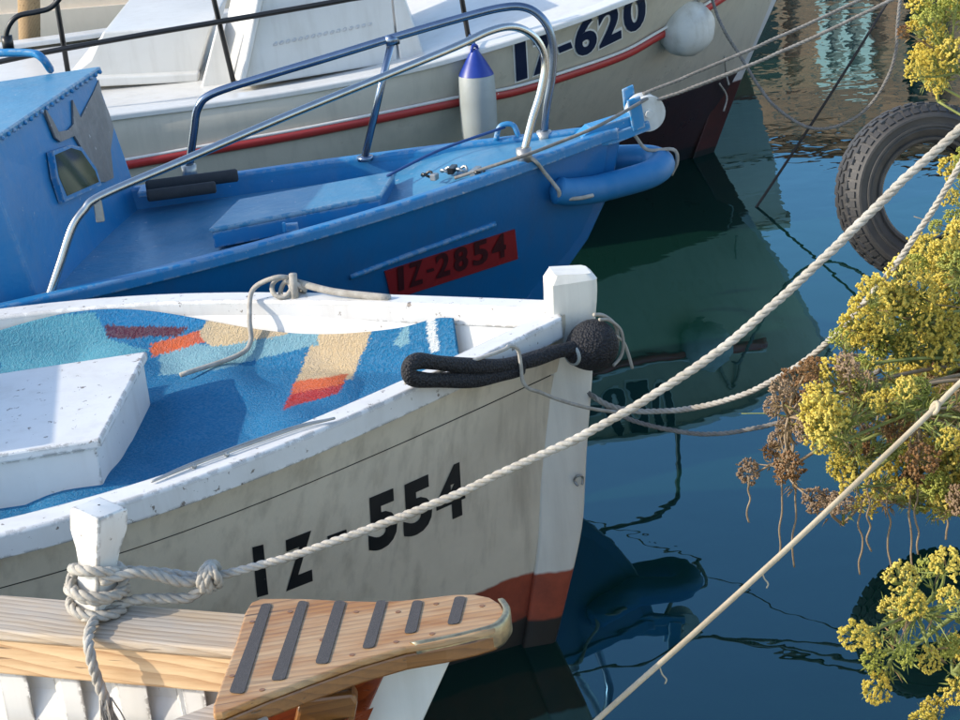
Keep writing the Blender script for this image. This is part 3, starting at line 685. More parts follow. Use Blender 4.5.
# scuff below the window, rivets along the roof edge
for i in range(22):
    p = ro[0].lerp(ro[1], .03+i*.045)+Vector((0, 0, .002))+fn*.004; mb = MB(); mb.ball(p, .007, 5, 8); mb.build('rivet', MT['blue'], rf, True)
hp = [onz(x, y, z) for x, y, z in ((-30, 66, 1.25), (-28, 52, 1.30), (-10, 53, 1.315), (30, 53, 1.315), (42, 58, 1.30), (50, 69, 1.252))]
mb = MB(); mb.tube(spline(hp, 6), .019, 8, sx=.7); autosmooth(mb.build('grab_handle', MT['blue'], rf), 60)
p0 = onz(9, 50, 1.26)
mb = MB(); pts = [ony(x, y, p0.y) for x, y in ((9, 50), (6, 38), (9, 26), (18, 16), (36, 12), (50, 8), (60, -2), (66, -14))]; mb.tube(spline(pts, 6), .0095, 10)
mb.tube([p0, p0+Vector((0, 0, .05))], .02, 10); mb.build('bent_pipe', MT['black_steel'], rf, True)
# bow rails of stainless tube
N0, N1 = B.W(2.0, B.b(2.0)-.02, 0), B.W(.33, B.b(.33)-.015, 0)
onN = lambda x, y: onpl(x, y, N0, N1)
nr = [onN(x, y) for x, y in ((48, 300), (60, 264), (72, 228), (84, 210), (101, 196), (180, 162), (280, 119), (380, 78), (455, 47), (490, 31), (515, 27), (535, 38), (545, 60), (541, 90), (532, 120), (524, 152))]
mb = MB(); mb.tube(spline(nr, 6), .0125, 12); mb.build('bow_rail', MT['steel'], bb, True)
for p in (onN(524, 152), onN(49, 298)): mb = MB(); mb.tube([p-Vector((0, 0, .03)), p+Vector((0, 0, .012))], .025, 14); mb.build('rail_foot', MT['galv'], bb, True)
mb = MB(); p = onN(97, 200); mb.box(p-Vector((0, .0, .03)), (.012, 0, 0), (0, .008, 0), (0, 0, .034)); bevel(mb.build('rail_bracket', MT['galv'], bb), .003, 1)
F0, F1 = B.W(1.35, -B.b(1.35)+.02, 0), B.W(.25, -B.b(.25)+.02, 0)
onF = lambda x, y: onpl(x, y, F0, F1)
frp = [onF(x, y) for x, y in ((189, 168), (194, 130), (198, 108), (212, 94), (260, 78), (330, 57), (392, 38), (450, 21), (500, 8), (527, 8), (545, 22), (553, 45), (552, 75), (547, 105), (544, 134))]
mb = MB(); mb.tube(spline(frp, 6), .0135, 12); mb.build('bow_rail', MT['steel_refl'], bb, True)
mb = MB(); mb.tube([onF(392, 40), onF(365, 156)], .0125, 10); p = onF(392, 40); mb.tube([p-Vector((.02, .005, .002)), p+Vector((.02, .005, .002))], .019, 12); p = onF(365, 156); mb.tube([p, p+Vector((0, 0, -.015))], .026, 12); mb.build('rail_post', MT['steel_refl'], bb, True)
for p in (onF(544, 134), onF(189, 168)): mb = MB(); mb.tube([p-Vector((0, 0, .03)), p+Vector((0, 0, .010))], .025, 14); mb.build('rail_foot', MT['galv'], bb, True)
# bow fairlead, roller plank, roller
fp = [onpl(x, y, F0, F1) for x, y in ((496, 140), (499, 128), (506, 124), (514, 126), (519, 138))]
mb = MB(); mb.tube(spline(fp, 5), .009, 8); mb.build('fairlead', MT['blue_light'], bb, True)
sv = B.W(0, 1, 0)-B.W(0, 0, 0)
def clp(px, off, thick, name, m, bw=.003):
    P = [B.cl(x, y)+sv*(off+thick/2) for x, y in px]; mb = MB(); mb.prism(P, -sv*thick); return bevel(mb.build(name, m, bb), bw, 2)
clp([(575, 139), (588, 126), (640, 110), (641, 121), (600, 135)], 0, .07, 'roller_plank', MT['blue_light'])
clp([(588, 145), (600, 133), (644, 118), (646, 127), (610, 141)], .042, .012, 'roller_bracket', MT['blue_light'])
clp([(622, 98), (635, 93), (640, 124), (628, 129)], .046, .012, 'roller_cheek', MT['blue_light'])
clp([(627, 92), (638, 87), (642, 118), (630, 122)], -.046, .012, 'roller_cheek', MT['blue_light'])
rc = B.cl(645, 112); dr = (B.W(-1, 0, 0)-B.W(0, 0, 0))
mb = MB(); rows = []
for d, r in ((-.034, .01), (-.034, .058), (-.026, .060), (-.010, .046), (.010, .046), (.026, .060), (.034, .058), (.034, .014), (.042, .012), (.042, .001)):
    rows.append([rc+sv*d+(dr*math.cos(2*math.pi*j/28)+Vector((0, 0, 1))*math.sin(2*math.pi*j/28))*r for j in range(28)])
mb.grid(rows, closed=True); autosmooth(mb.build('bow_roller', MT['ball'], bb), 40)
# small gear on the fore deck
for i in range(7):
    p = onz(428+i*9+rnd.uniform(-3, 3), 178-i*1.5+rnd.uniform(-5, 5), .875); mb = MB(); a = rnd.uniform(0, 3)
    if i % 2: mb.box(p, Vector((math.cos(a), math.sin(a), 0))*rnd.uniform(.012, .03), Vector((-math.sin(a), math.cos(a), 0))*.010, (0, 0, .010))
    else: mb.tube([p+Vector((.016*math.cos(t), .016*math.sin(t), .006*math.sin(2*t))) for t in np.linspace(0, 6.28, 13)[:-1]], .005, 6, True)
    bevel(mb.build('deck_fitting', MT['galv'] if i % 3 else MT['black_steel'], bb), .002, 1)
# blue padded tube lashed round the bow
tp = [hitpx(bvB, 549, 187, .015), hitpx(bvB, 560, 189, .03), hitpx(bvB, 580, 187, .038), hitpx(bvB, 598, 183, .040)]
tp += [B.W(-.09, .085, .745), B.W(-.155, .055, .752), B.W(-.185, .0, .76), B.W(-.155, -.06, .765), B.W(-.06, -.10, .77), B.W(.06, -.14, .78)]
mb = MB(); mb.tube(spline(tp, 7), lambda s: .045*(min(1, s*14+.35) if s < .1 else 1), 16); o = mb.build('bow_bumper', MT['blue_tube'], None, True); recenter(o); tag(o, 'fat blue rubber tube wrapped round the stem of the blue boat', 'fender')
# lines on the blue bow
pA_, pB_ = onz(523, 152, .91), rc+Vector((0, -.03, .06))
cord('tie_line', spline([onz(387, 176, .86), onz(440, 150, .90), onpl(505, 127, F0, F1)], 8), .005, MT['rope_blue'], 'thin blue line from the fore hatch gear up to the fairlead on the blue bow')
cord('bow_line', spline([onz(455, 178, .86), onz(480, 170, .885), onz(523, 156, .915), onz(560, 142, .93), onz(600, 125, .96), rc+sv*.03+Vector((0, 0, .05))], 8), .0055, MT['rope_grey'], 'grey bow line led from blue fore deck over the white roller')
cord('lashing_cord', spline([onN(524, 153), hitpx(bvB, 534, 158, .02), hitpx(bvB, 541, 170, .012), hitpx(bvB, 547, 184, .055), hitpx(bvB, 551, 193, .05), hitpx(bvB, 562, 190, .082), hitpx(bvB, 575, 187, .088)], 6), .0065, MT['rope_white'], 'white cord tying the end of the blue tube to the bow rail foot')
cord('lashing_cord', spline([B.cl(628, 127), B.cl(636, 137), B.cl(648, 150), B.W(-.225, .02, .80), B.W(-.24, .01, .755), B.W(-.22, .0, .71)], 6), .006, MT['rope_white'], 'white cord from the roller down round the tip of the blue tube')
# double warp from the roller to the quay
for i, (y0, y1, dz) in enumerate(((100, -6, .0), (112, 3, 0))):
    s0 = rc+Vector((0, (.02, -.02)[i], (.055, .03)[i])); e = onz(860, y1, 1.22); e2 = s0+(e-s0)*1.75
    cord('bow_warp', sag(s0, e2, .02+.02*i), .0062, MT['rope_grey'], ('upper', 'lower')[i]+' of two grey warps running from the white bow roller to the quay', None, True)
# grey foam rolls on the side deck
for i, (a, b, r) in enumerate((((146, 187), (238, 175), .021), ((147, 196), (216, 187), .019))):
    pa, pb = onz(*a, .880), onz(*b, .880); mb = MB(); mb.tube([pa.lerp(pb, t) for t in (0, .02, .05, .5, .95, .98, 1)], lambda s: r*(.75 if s in (0, 1) else 1), 14)
    o = mb.build('foam_roll', MT['foam_grey'], None, True); recenter(o); tag(o, ('longer', 'shorter')[i]+' charcoal foam roll lying beside the blue cabin', 'foam roll', 'foam rolls on the blue deck')
mb = MB(); pa, pb = onz(138, 190, .855), onz(215, 178, .855); mb.box((pa+pb)/2+Vector((0, .02, -.01)), (pb-pa)/2, (0, .05, 0), (0, 0, .01)); o = bevel(mb.build('deck_board', MT['blue_light'], bb), .004, 1)

# ------------------------------------------------------------------ big motor boat (IZ-620)
bC = table([0, .3, .6, .9, 1.15, 1.5, 1.9, 2.5, 3.4, 5, 8], [.05, .40, .67, .87, .98, 1.09, 1.13, 1.11, 1.04, 1.05, .9])
zC = table([0, .5, 1.15, 1.5, 1.9, 2.2, 2.8, 3.4, 8], [1.12, 1.05, .97, .92, .865, .83, .80, .80, .82])
stC = table([-.3, 0, .33, .51, .69, 1.12], [.62, .55, .40, .30, .21, .0])
Cb = Hull((1.75, 9.3), .2, bC, zC, 8.0, stC, vee=(.12, .88), full=2.4)
cb_ = thing('motor_boat', Cb.W(3.5, 0, 0), 'large beige and white motor boat with red rub rail and navy IZ-620', 'boat')
mb = MB(); Cb.shell(mb, 0, 1, 24, 90); mb.add([Cb.P(1, k/8, s) for s in (1, -1) for k in range(8)], [(k, k+1, 9+k, 8+k) for k in range(7)])
autosmooth(mb.build('hull', MT['beige_hull'], cb_), 60)
for sd_ in (1, -1):
    mb = MB(); Cb.rail(mb, sd_, .014, .10, .02, -.006, -.02, n=80); bevel(mb.build('gunwale', MT['white_clean'], cb_), .012, 3)
mb = MB(); mb.grid([[Cb.W(u, v*max(Cb.b(u)-.09, .004), zC(u)+.005+.03*(1-v*v)*sstep(2.6, 1.2, u) if False else zC(u)-.02+.10*(1-v*v)*(1-sstep(1.2, 2.4, u))) for u in np.linspace(.08, 7.8, 90)] for v in np.linspace(-1, 1, 11)])
autosmooth(mb.build('deck', MT['white_clean'], cb_), 40)
bvC = Cb.bvh()
along(bvC, [(60, 174), (130, 163), (215, 148), (300, 133), (380, 117), (460, 100), (510, 91), (560, 76), (620, 55), (655, 36), (690, 16), (722, -4), (745, -20)], .023, 'rub_rail', MT['red_rail'], cb_, .004, 10, 6)
along(bvC, [(60, 169), (130, 158), (215, 143), (300, 128), (380, 112), (460, 95), (510, 86), (560, 71), (620, 50), (655, 31), (690, 11), (722, -9), (745, -25)], .007, 'rub_rail_strip', MT['white_clean'], cb_, .012, 8, 6)
mb = MB(); rows = []
for z, u in ((1.13, -.03), (.9, .075), (.69, .175), (.51, .276), (.33, .373), (.15, .46), (0, .53), (-.3, .62)):
    rows.append([Cb.W(u, -.02, z), Cb.W(u, .02, z), Cb.W(u+.13, .075, z), Cb.W(u+.13, -.075, z)])
stmC = hull_paint('grey_stem_paint', (.56, .56, .55), [(.335, (.075, .022, .02)), (.03, (.015, .016, .014))], .4, .005, dirt=(.36, .35, .33), dirt_amt=.3)
mb.grid(rows, closed=True); mb.add(rows[0], [(3, 2, 1, 0)]); bevel(autosmooth(mb.build('stem', stmC, cb_), 40), .005, 2)
qC = []
for ch, x0, x1 in (('I', 515, 526), ('Z', 532, 553), ('-', 558, 571), ('6', 574, 596), ('2', 598, 620), ('0', 623, 645)):
    yb = lambda x: 81-(x-515)*(.32+.0009*(x-515)); h = 38 if ch != '-' else 6; dy = 0 if ch != '-' else -13
    qC.append(((x0+1, yb(x0)+dy), (x1+1, yb(x1)+dy), (x0-1, yb(x0)-h+dy)))
def grow(q, g):
    (a, b, c) = q; dx = (b[0]-a[0], b[1]-a[1]); lx = math.hypot(*dx); dx = (dx[0]/lx*g, dx[1]/lx*g); dy = (c[0]-a[0], c[1]-a[1]); ly = math.hypot(*dy); dy = (dy[0]/ly*g, dy[1]/ly*g)
    return ((a[0]-dx[0]-dy[0], a[1]-dx[1]-dy[1]), (b[0]+dx[0]-dy[0], b[1]+dx[1]-dy[1]), (c[0]-dx[0]+dy[0], c[1]-dx[1]+dy[1]))
decal('IZ-620', [grow(q, 1.6) for q in qC], bvC, MT['white_vinyl'], 'letter_edge', cb_, .002, .08)
decal('IZ-620', qC, bvC, MT['navy'], 'letter', cb_, .005, .035)
# deck house pieces
def wallpx(px, Y, name, m, par, depth=.05, lean=0.0, hd=0.0, x0=0.0):
    n = Vector((math.sin(hd), -math.cos(hd), 0)); P = []
    for x, y in px:
        d = ray(x, y); p0 = Vector((x0, Y+lean*max(0, (80-y)/100), 0)); P.append(CAM+d*((p0-CAM).dot(n)/d.dot(n)))
    mb = MB(); mb.prism(P, -n*depth); return bevel(mb.build(name, m, par), .008, 2)
d0 = onz(100, 84, .80); Y0 = d0.y
tr = wallpx([(60, 84), (197, 78), (212, 24), (103, 32), (90, 60)], Y0, 'trunk_cabin', MT['white_clean'], cb_, .9)
wallpx([(40, 90), (198, 82), (199, 73), (40, 80)], Y0-.05, 'coaming', MT['white_clean'], cb_, .06)
wallpx([(200, 90), (236, 86), (224, 40), (217, 24)], Y0-.18, 'seat_back', MT['white_clean'], cb_, .03)
Y1 = onz(330, 77, .81).y; X1 = onz(330, 77, .81).x; HW = .24; Y1 += .10
wallpx([(243, 88), (398, 62), (386, -60), (275, -60)], Y1, 'wheelhouse', MT['white_clean'], cb_, .7, .05, HW, X1)
wallpx([(400, 62), (426, 57), (412, 20), (392, -40), (386, -58)], Y1+.05, 'windscreen_frame', MT['white_clean'], cb_, .6, .06, .05, X1)
wallpx([(239, 88), (245, 87), (276, -60), (268, -60)], Y1-.03, 'corner_post', MT['white_clean'], cb_, .05, .05, HW, X1)
# faint raised lettering strip that cannot be read
for i in range(16):
    x0 = 273+i*6.3; yb = 47-(x0-273)*.21
    wallpx([(x0, yb), (x0+4.6, yb-1), (x0+5.4, yb-5.5), (x0+1, yb-4.5)], Y1-.004, 'raised_mark', MT['mark'], cb_, .014, .05, HW, X1)
# railing
def gpt(x, y): return None
rl = MB(); Yr = onz(235, 92, .80).y
rl.tube(spline([ony(x, y, Yr+.0) for x, y in ((-20, 66), (42, 53), (130, 37), (218, 22), (300, 8), (350, -1), (460, -22))]+[Vector((.35, 7.95, 1.36)), Vector((.62, 8.10, 1.40)), Vector((.82, 8.26, 1.41)), Vector((.86, 8.30, 1.30)), Vector((.87, 8.32, .98))], 6), .0115, 10)
rl.build('hand_rail', MT['black_steel'], cb_, True)
for pts in (((53, -20), (57, 5), (68, 72)), ((209, -30), (214, 0), (235, 88)), ((457, -30), (462, 0), (470, 46))):
    mb = MB(); mb.tube([ony(x, y, Yr+.03) for x, y in pts], .011, 10); mb.build('rail_post', MT['black_steel'], cb_, True)
# fenders
hp_ = hitpx(bvC, 477, 58, .0); fz = hitpx(bvC, 478, 105, .15)
t = thing('cylinder_fender', fz-Vector((0, 0, .2)), 'long dirty white cylinder fender with blue cap hanging on the motor boat', 'fender')
topp = ony(474.5, 49, fz.y); botp = ony(481, 150, fz.y)
axf = (topp-botp).normalized(); o1 = axf.orthogonal().normalized(); o2 = axf.cross(o1); Lf = (topp-botp).length
rr = .074
mb = MB(); rows = []
for d, r in ((0, .2), (.02, .75), (.06, .98), (.12, 1), (Lf*.5, 1.02), (Lf*.74, .99), (Lf*.755, .93)):
    rows.append([botp+axf*d+(o1*math.cos(2*math.pi*j/24)+o2*math.sin(2*math.pi*j/24))*rr*r for j in range(24)])
mb.grid(rows, closed=True); autosmooth(mb.build('body', MT['fender'], t), 50)
mb = MB(); rows = []
for d, r, f in ((Lf*.75, .97, 1), (Lf*.78, .90, .95), (Lf*.88, .58, .6), (Lf*.97, .26, .3), (Lf*1.0, .2, .2)):
    rows.append([botp+axf*d+(o1*math.cos(2*math.pi*j/24)+o2*math.sin(2*math.pi*j/24))*rr*r for j in range(24)])
mb.grid(rows, closed=True); mb.tube([topp+axf*.0+(o1*math.cos(a)+axf*math.sin(a))*.016 for a in np.linspace(0, 6.28, 13)[:-1]], .007, 8, True); autosmooth(mb.build('cap', MT['fender_cap'], t), 50)
cord('fender_line', [topp+axf*.012, ony(473, 41, fz.y+.06), ony(469, 34, fz.y+.12)], .007, MT['rope_blue'], 'short blue line holding the blue-capped fender')
bp = ony(686, 28, hitpx(bvC, 686, 30).y-.105)
mb = MB(); mb.ball((0, 0, 0), .128, 14, 22, sc=(1.0, .95, .97))
for v in mb.v:
    v += Vector(v).normalized()*.004*math.sin(v.x*60)*math.sin(v.y*50+v.z*40)
o = mb.build('ball_fender', MT['ball'], None, True); o.location = bp; tag(o, 'scuffed round white float hanging against the beige bow beside the number', 'float')
e0 = bp+Vector((.06, 0, .11))
cord('float_line', spline([e0, bp+Vector((.11, -.02, .20)), hitpx(bvC, 716, -12, .02) or bp+Vector((.15, 0, .3))], 6), .008, MT['rope_white'], 'white line from the round float up to the motor boat rail')
mb = MB()
lowp = onz(826, 130, .30) 
lp = Vector((1.62, 8.22, .29))
ctrl = [hitpx(bvC, 708, -6, .02) or Vector((1.2, 8.7, .85)), ony(720, 22, 8.35), ony(735, 48, 8.32), ony(765, 95, 8.27), ony(788, 117, 8.25), ony(812, 128, 8.23), ony(835, 127, 8.2), ony(862, 113, 8.16), ony(884, 85, 8.16), ony(895, 55, 8.18), ony(898, 20, 8.2), ony(905, -40, 8.25)]
mb.rope(spline(ctrl, 8), .0075); o = mb.build('slack_mooring_line', MT['rope_grey'], None, True); recenter(o); tag(o, 'slack grey mooring line drooping from the beige bow almost to the water', 'rope')
w0 = onz(750, 213, -.02); e1 = ony(815, 108, 8.3); e2 = e1+(e1-w0)*2.6
cord('submerged_line', sag(w0-(e1-w0)*.3, e2, .05), .006, MT['rope_dark'], 'thin black line slanting out of the water up to the quay', None, False)
mb = MB()
for x0, y0, x1, y1 in ((717, 82, 725, 106), (722, 55, 719, 90)): mb.tube(spline([hitpx(bvC, x0, y0, .015), hitpx(bvC, (x0+x1)/2+1, (y0+y1)/2, .03) or hitpx(bvC, x0, y0, .02), (hitpx(bvC, x0, y0, .015) or Vector()) - Vector((-.01, .02, .13))], 5), .005, 6)
o = mb.build('loose_cord', MT['rope_white'], None, True); recenter(o); tag(o, 'two loose cord ends dangling by the beige stem', 'rope')

# ------------------------------------------------------------------ cream boat behind
bD = table([0, .4, .9, 1.5, 2.5, 4, 7], [.04, .35, .65, .85, 1.0, 1.0, .85])
zD = table([0, 1, 2, 3, 7], [1.12, 1.02, .96, .92, .92])
stD = table([-.3, 0, .5, 1.1], [.35, .25, .1, 0])
D = Hull((1.98, 11.6), -.12, bD, zD, 7.0, stD, vee=(.2, .8), full=2)
db = thing('cream_boat', D.W(3, 0, 0), 'cream wooden boat with red bottom moored behind the motor boat', 'boat')
mb = MB(); D.shell(mb, 0, 1, 16, 60); autosmooth(mb.build('hull', MT['cream_hull'], db), 60)
for sd_ in (1, -1):
    mb = MB(); D.rail(mb, sd_, .03, .07, .02, -.03, -.02); bevel(mb.build('gunwale', MT['cream'], db), .005, 2)
mb = MB(); mb.grid([[D.W(u, v*max(D.b(u)-.05, .004), zD(u)-.12) for u in np.linspace(.1, 6.9, 50)] for v in np.linspace(-1, 1, 5)]); mb.build('deck', MT['cream'], db)
mb = MB(); D.shell(mb, .70, .84, 3, 60, off=.035, sides=(1,)); D.shell(mb, .70, .84, 1, 60, off=.0, sides=(1,)); 
mb.grid([[D.P((j/60)**1.6, .70, 1, o_) for j in range(61)] for o_ in (0, .035)]); mb.grid([[D.P((j/60)**1.6, .84, 1, o_) for j in range(61)] for o_ in (.035, 0)])
autosmooth(mb.build('wide_strake', MT['cream'], db), 40)
for i in range(16):
    w = .20+i*.035; mb = MB(); a = D.P(w, .42, 1, .0); a2 = D.P(w, .70, 1, .0); b = D.P(w+.006, .42, 1, 0); b2 = D.P(w+.006, .70, 1, 0); n_ = sv*.03
    mb.add([a, b, b2, a2, a+n_, b+n_, b2+n_, a2+n_], [(4, 5, 6, 7), (0, 4, 7, 3), (1, 2, 6, 5), (3, 7, 6, 2), (0, 1, 5, 4)]); mb.build('rib', MT['cream'], db)
cabD = [D.W(2.2, .55, 0), D.W(2.2, -.55, 0), D.W(4.6, -.6, 0), D.W(4.6, .6, 0)]
mb = MB(); mb.prism([p+Vector((0, 0, .8)) for p in cabD], (0, 0, .75)); dc = bevel(mb.build('cabin', MT['cream'], db), .02, 2)
for i in range(3):
    mb = MB(); c_ = D.W(2.6+i*.7, .6+.008, 1.30); mb.box(c_, D.W(1, 0, 0)*0+(D.W(.22, 0, 0)-D.W(0, 0, 0)), sv*.006, (0, 0, .12)); w_ = mb.build('window', MT['glass'], dc)
# wooden pile between the boats on the left
base = ony(30, 120, 9.0)
pA0, pA1 = ony(30, 60, 9.78), ony(28, -40, 9.78)
dirp = (pA1-pA0).normalized(); pA0 = pA0-dirp*(pA0.z+.6)/dirp.z
mb = MB(); mb.tube([pA0+dirp*t for t in np.linspace(0, 2.9, 12)], lambda s: .056+.002*math.sin(s*23), 16); o = autosmooth(mb.build('mooring_pile', MT['pile_wood'], None), 60); recenter(o); tag(o, 'pale wooden pile standing beside the cream boat behind the blue cabin', 'pile')

# ------------------------------------------------------------------ varnished boat in front
ZR = .92
E_ = Hull((-.21, 2.775), .10, table([0, .316, .75, 1.5, 2.5, 4], [.028, .18, .395, .62, .72, .6]), lambda u: .845, 4.0, table([-.3, 0, .6, .845], [.60, .42, .14, .02]), vee=(.15, .85), full=2.0)
eb_ = thing('varnished_boat', E_.W(1.5, 0, 0), 'white boat with bleached wood rail and varnished bow step in the foreground', 'boat')
mb = MB(); E_.shell(mb, 0, .80, 14, 60); autosmooth(mb.build('hull', MT['white'], eb_), 60)
mb = MB(); E_.shell(mb, .78, 1.0, 4, 60, off=.012, sides=(1,)); autosmooth(mb.build('top_strake', MT['mahogany'], eb_), 60)
mb = MB(); E_.shell(mb, .78, 1.0, 4, 60, off=.012, sides=(-1,)); autosmooth(mb.build('top_strake', MT['white'], eb_), 60)
a0, a1 = onz(0, 594, ZR), onz(247, 613, ZR); b0, b1 = onz(0, 631, ZR), onz(232, 649, ZR)
da, db_ = a1-a0, b1-b0
A0, A1, B0, B1 = a0-da*1.6, a1+da*.06, b0-db_*1.6, b1+db_*.10
def mirE(p):
    u, v = E_.uv(p); return E_.W(u, -v, p.z)
for mir in (0, 1):
    f = (lambda p: mirE(p)) if mir else (lambda p: p)
    mb = MB(); mb.prism([f(p)-Vector((0, 0, .020)) for p in (A0, A1, B1, B0)], (0, 0, .020)); bevel(mb.build('cap_rail', MT['grey_wood'], eb_), .005, 2)
    inn = (A0-B0).normalized()*.010
    q = [B0+inn, B1+inn, B1+inn*4, B0+inn*4]
    mb = MB(); mb.prism([f(p)-Vector((0, 0, .089)) for p in q], (0, 0, .0675)); bevel(mb.build('rail_board', MT['pine'], eb_), .004, 2)
    q = [B0+inn*6.5, B1+inn*6.5, B1+inn*8, B0+inn*8]
    mb = MB(); mb.prism([f(p)-Vector((0, 0, .42)) for p in q], (0, 0, .398)); mb.build('bulwark_panel', MT['white'], eb_)
    dB = (B1-B0).normalized()
    pxs = [-170, -85, -2, 62, 130, 198]
    for i, px_ in enumerate(pxs):
        p = onz(px_, 690, .84); tt = (p-B0).dot(dB); c0 = B0+dB*tt
        wdt = .022 if i % 2 else .03
        mb = MB(); q = [c0-dB*wdt+inn*3, c0+dB*wdt+inn*3, c0+dB*wdt+inn*6.45, c0-dB*wdt+inn*6.45]
        mb.prism([f(x)-Vector((0, 0, .42)) for x in q], (0, 0, .329)); bevel(mb.build('stanchion', MT['white'], eb_), .003, 1)
mb = MB(); mb.prism([E_.W(.25, -.12, .74), E_.W(.25, .12, .74), E_.W(1.5, .48, .74), E_.W(3.5, .55, .74), E_.W(3.5, -.55, .74), E_.W(1.5, -.48, .74)], (0, 0, .025)); mb.build('deck', MT['grey_deck'], eb_)
# stem plank (white) under the step
sp_ = [ony(x, y, 2.775) for x, y in ((386, 646), (460, 641), (424, 720), (395, 790), (300, 800), (362, 720))]
mb = MB(); mb.prism(sp_, (0, .045, 0)); bevel(mb.build('stem', MT['white_clean'], eb_), .006, 2)
# bow step of varnished boards with grip strips
zP = .955
far_e = [(262, 598), (300, 598), (340, 600), (375, 601), (402, 600), (430, 597), (455, 594), (475, 594), (490, 597), (500, 603), (505, 611)]
near_e = [(504, 619), (495, 627), (475, 633), (445, 640), (405, 647), (360, 660), (310, 678), (265, 695), (222, 713)]
left_e = [(213, 714), (213, 705), (222, 680), (235, 645), (245, 612), (251, 602)]
outl = [onz(x, y, zP) for x, y in far_e+near_e+left_e]
st = thing('step_tmp', outl[0], 'x', 'x'); bpy.data.objects.remove(st)
mb = MB(); mb.prism([p-Vector((0, 0, .013)) for p in outl], (0, 0, .013)); stp = bevel(mb.build('bow_step', MT['teak'], eb_), .004, 3)
# darker lower lamination, a touch inside the top board
mb = MB(); cS = sum(outl, Vector())/len(outl); mb.prism([p-(p-cS)*.006-Vector((0, 0, .042)) for p in outl], (0, 0, .0285)); bevel(mb.build('edge_band', MT['teak_edge'], stp), .004, 2)
strips = [((262, 604), (272, 604), (244, 694), (229, 693)), ((299, 601), (308, 602), (285, 680), (271, 681)), ((335, 601), (346, 602), (328, 664), (315, 664)), ((377, 601), (387, 601), (374, 648), (362, 649)), ((413, 601), (423, 601), (416, 633), (404, 634)), ((455, 597), (466, 597), (459, 624), (447, 625))]
for q in strips:
    P_ = [onz(x, y, zP+.0005) for x, y in q]
    R_ = []
    for k in range(4):
        p0_, p1_, p2_ = P_[k-1], P_[k], P_[(k+1) % 4]; a_ = p1_+(p0_-p1_).normalized()*.008; b_ = p1_+(p2_-p1_).normalized()*.008
        R_ += [a_.lerp(p1_, t).lerp(p1_.lerp(b_, t), t) for t in (0, .33, .66, 1)]
    mb = MB(); mb.prism(R_, (0, 0, .0014)); o = mb.build('grip_strip', MT['grip'], stp)
    pass
for x, y in ((252, 622), (232, 676), (290, 612), (262, 690), (322, 640), (356, 612), (352, 655), (398, 612), (396, 642), (436, 604), (432, 634), (482, 606)):
    p = onz(x, y, zP); mb = MB(); mb.tube([p-Vector((0, 0, .002)), p+Vector((0, 0, .0008))], .0045, 10); mb.build('screw_head', MT['teak_edge'], stp)
# metal edging round the nose
nose = [onz(x, y, zP-.006) for x, y in ((412, 647), (445, 641), (475, 634), (495, 628), (504, 619), (505, 611), (500, 603))]
nose = spline(nose, 5); mb = MB(); ct_ = cS
rows = [[p+(p-ct_).normalized()*o_-Vector((0, 0, dz)) for p in nose] for dz, o_ in ((-.0068, -.003), (-.0068, .004), (-.004, .0075), (.010, .0075), (.028, .0075), (.034, .003))]
mb.grid(rows); nb = mb.build('nose_band', MT['brass'], stp, True); sm = nb.modifiers.new('t', 'SOLIDIFY'); sm.thickness = .003; sm.offset = 0
mb = MB(); d_ = [onz(x, y, zP-.012) for x, y in ((392, 651), (446, 641))]; mb.box((d_[0]+d_[1])/2+Vector((0, -.007, -.004)), (d_[1]-d_[0])/2, (0, .004, 0), (0, 0, .013)); bevel(mb.build('edge_plate', MT['galv'], stp), .002, 2)
# varnished board closing the bow under the step
kb = [ony(x, y, 2.762) for x, y in ((232, 716), (300, 694), (395, 652), (366, 716), (334, 792), (200, 800))]
mb = MB(); mb.prism(kb, (0, .012, 0)); bevel(mb.build('bow_board', MT['mahogany'], eb_), .003, 1)
# mahogany knee below
kq = [ony(x, y, 2.70) for x, y in ((300, 700), (352, 694), (358, 702), (352, 735), (290, 745))]
mb = MB(); mb.prism(kq, (0, .04, 0)); bevel(mb.build('knee', MT['teak_edge'], eb_), .006, 2)
# white bitt post standing through the rail
pb_ = onz(97, 612, ZR); pt_ = ony(99, 505, pb_.y); axp = (pt_-pb_); Lp = axp.length; axp.normalize()
sx_ = (axp.cross(Vector((0, 1, 0)))).normalized(); sy_ = axp.cross(sx_)
ang = math.radians(52)
e1_ = sx_*math.cos(ang)+sy_*math.sin(ang); e2_ = -sx_*math.sin(ang)+sy_*math.cos(ang)
mb = MB(); rows = []
for d, h in ((-.25, .029), (0, .030), (Lp*.12, .029), (Lp*.30, .0245), (Lp*.45, .0235), (Lp*.60, .027), (Lp*.78, .034), (Lp*.93, .0345), (Lp*.975, .033), (Lp*.99, .018), (Lp*1.0, .002)):
    rows.append([pb_+axp*d+(e1_*a+e2_*b)*h for a, b in ((-1, -1), (1, -1), (1, 1), (-1, 1))])
mb.grid(rows, closed=True); po = mb.build('bitt_post', MT['white'], eb_); bevel(autosmooth(po, 30), .003, 2)

# ------------------------------------------------------------------ thick mooring rope of the varnished boat
RE = ony(960, 128, 3.02)
eye = onpl(212, 577, pb_, RE)
seg = [onpl(x, y, pb_, RE) for x, y in ((212, 577), (240, 571), (300, 553), (370, 529), (440, 501), (520, 465), (600, 426), (680, 378), (760, 317), (840, 242), (900, 184), (960, 128))]
ex = RE+(RE-seg[-2])*1.6
seg.append(ex)
mb = MB(); mb.rope(spline(seg, 6), .0078, .050)
front = Vector((0, -.030, 0))
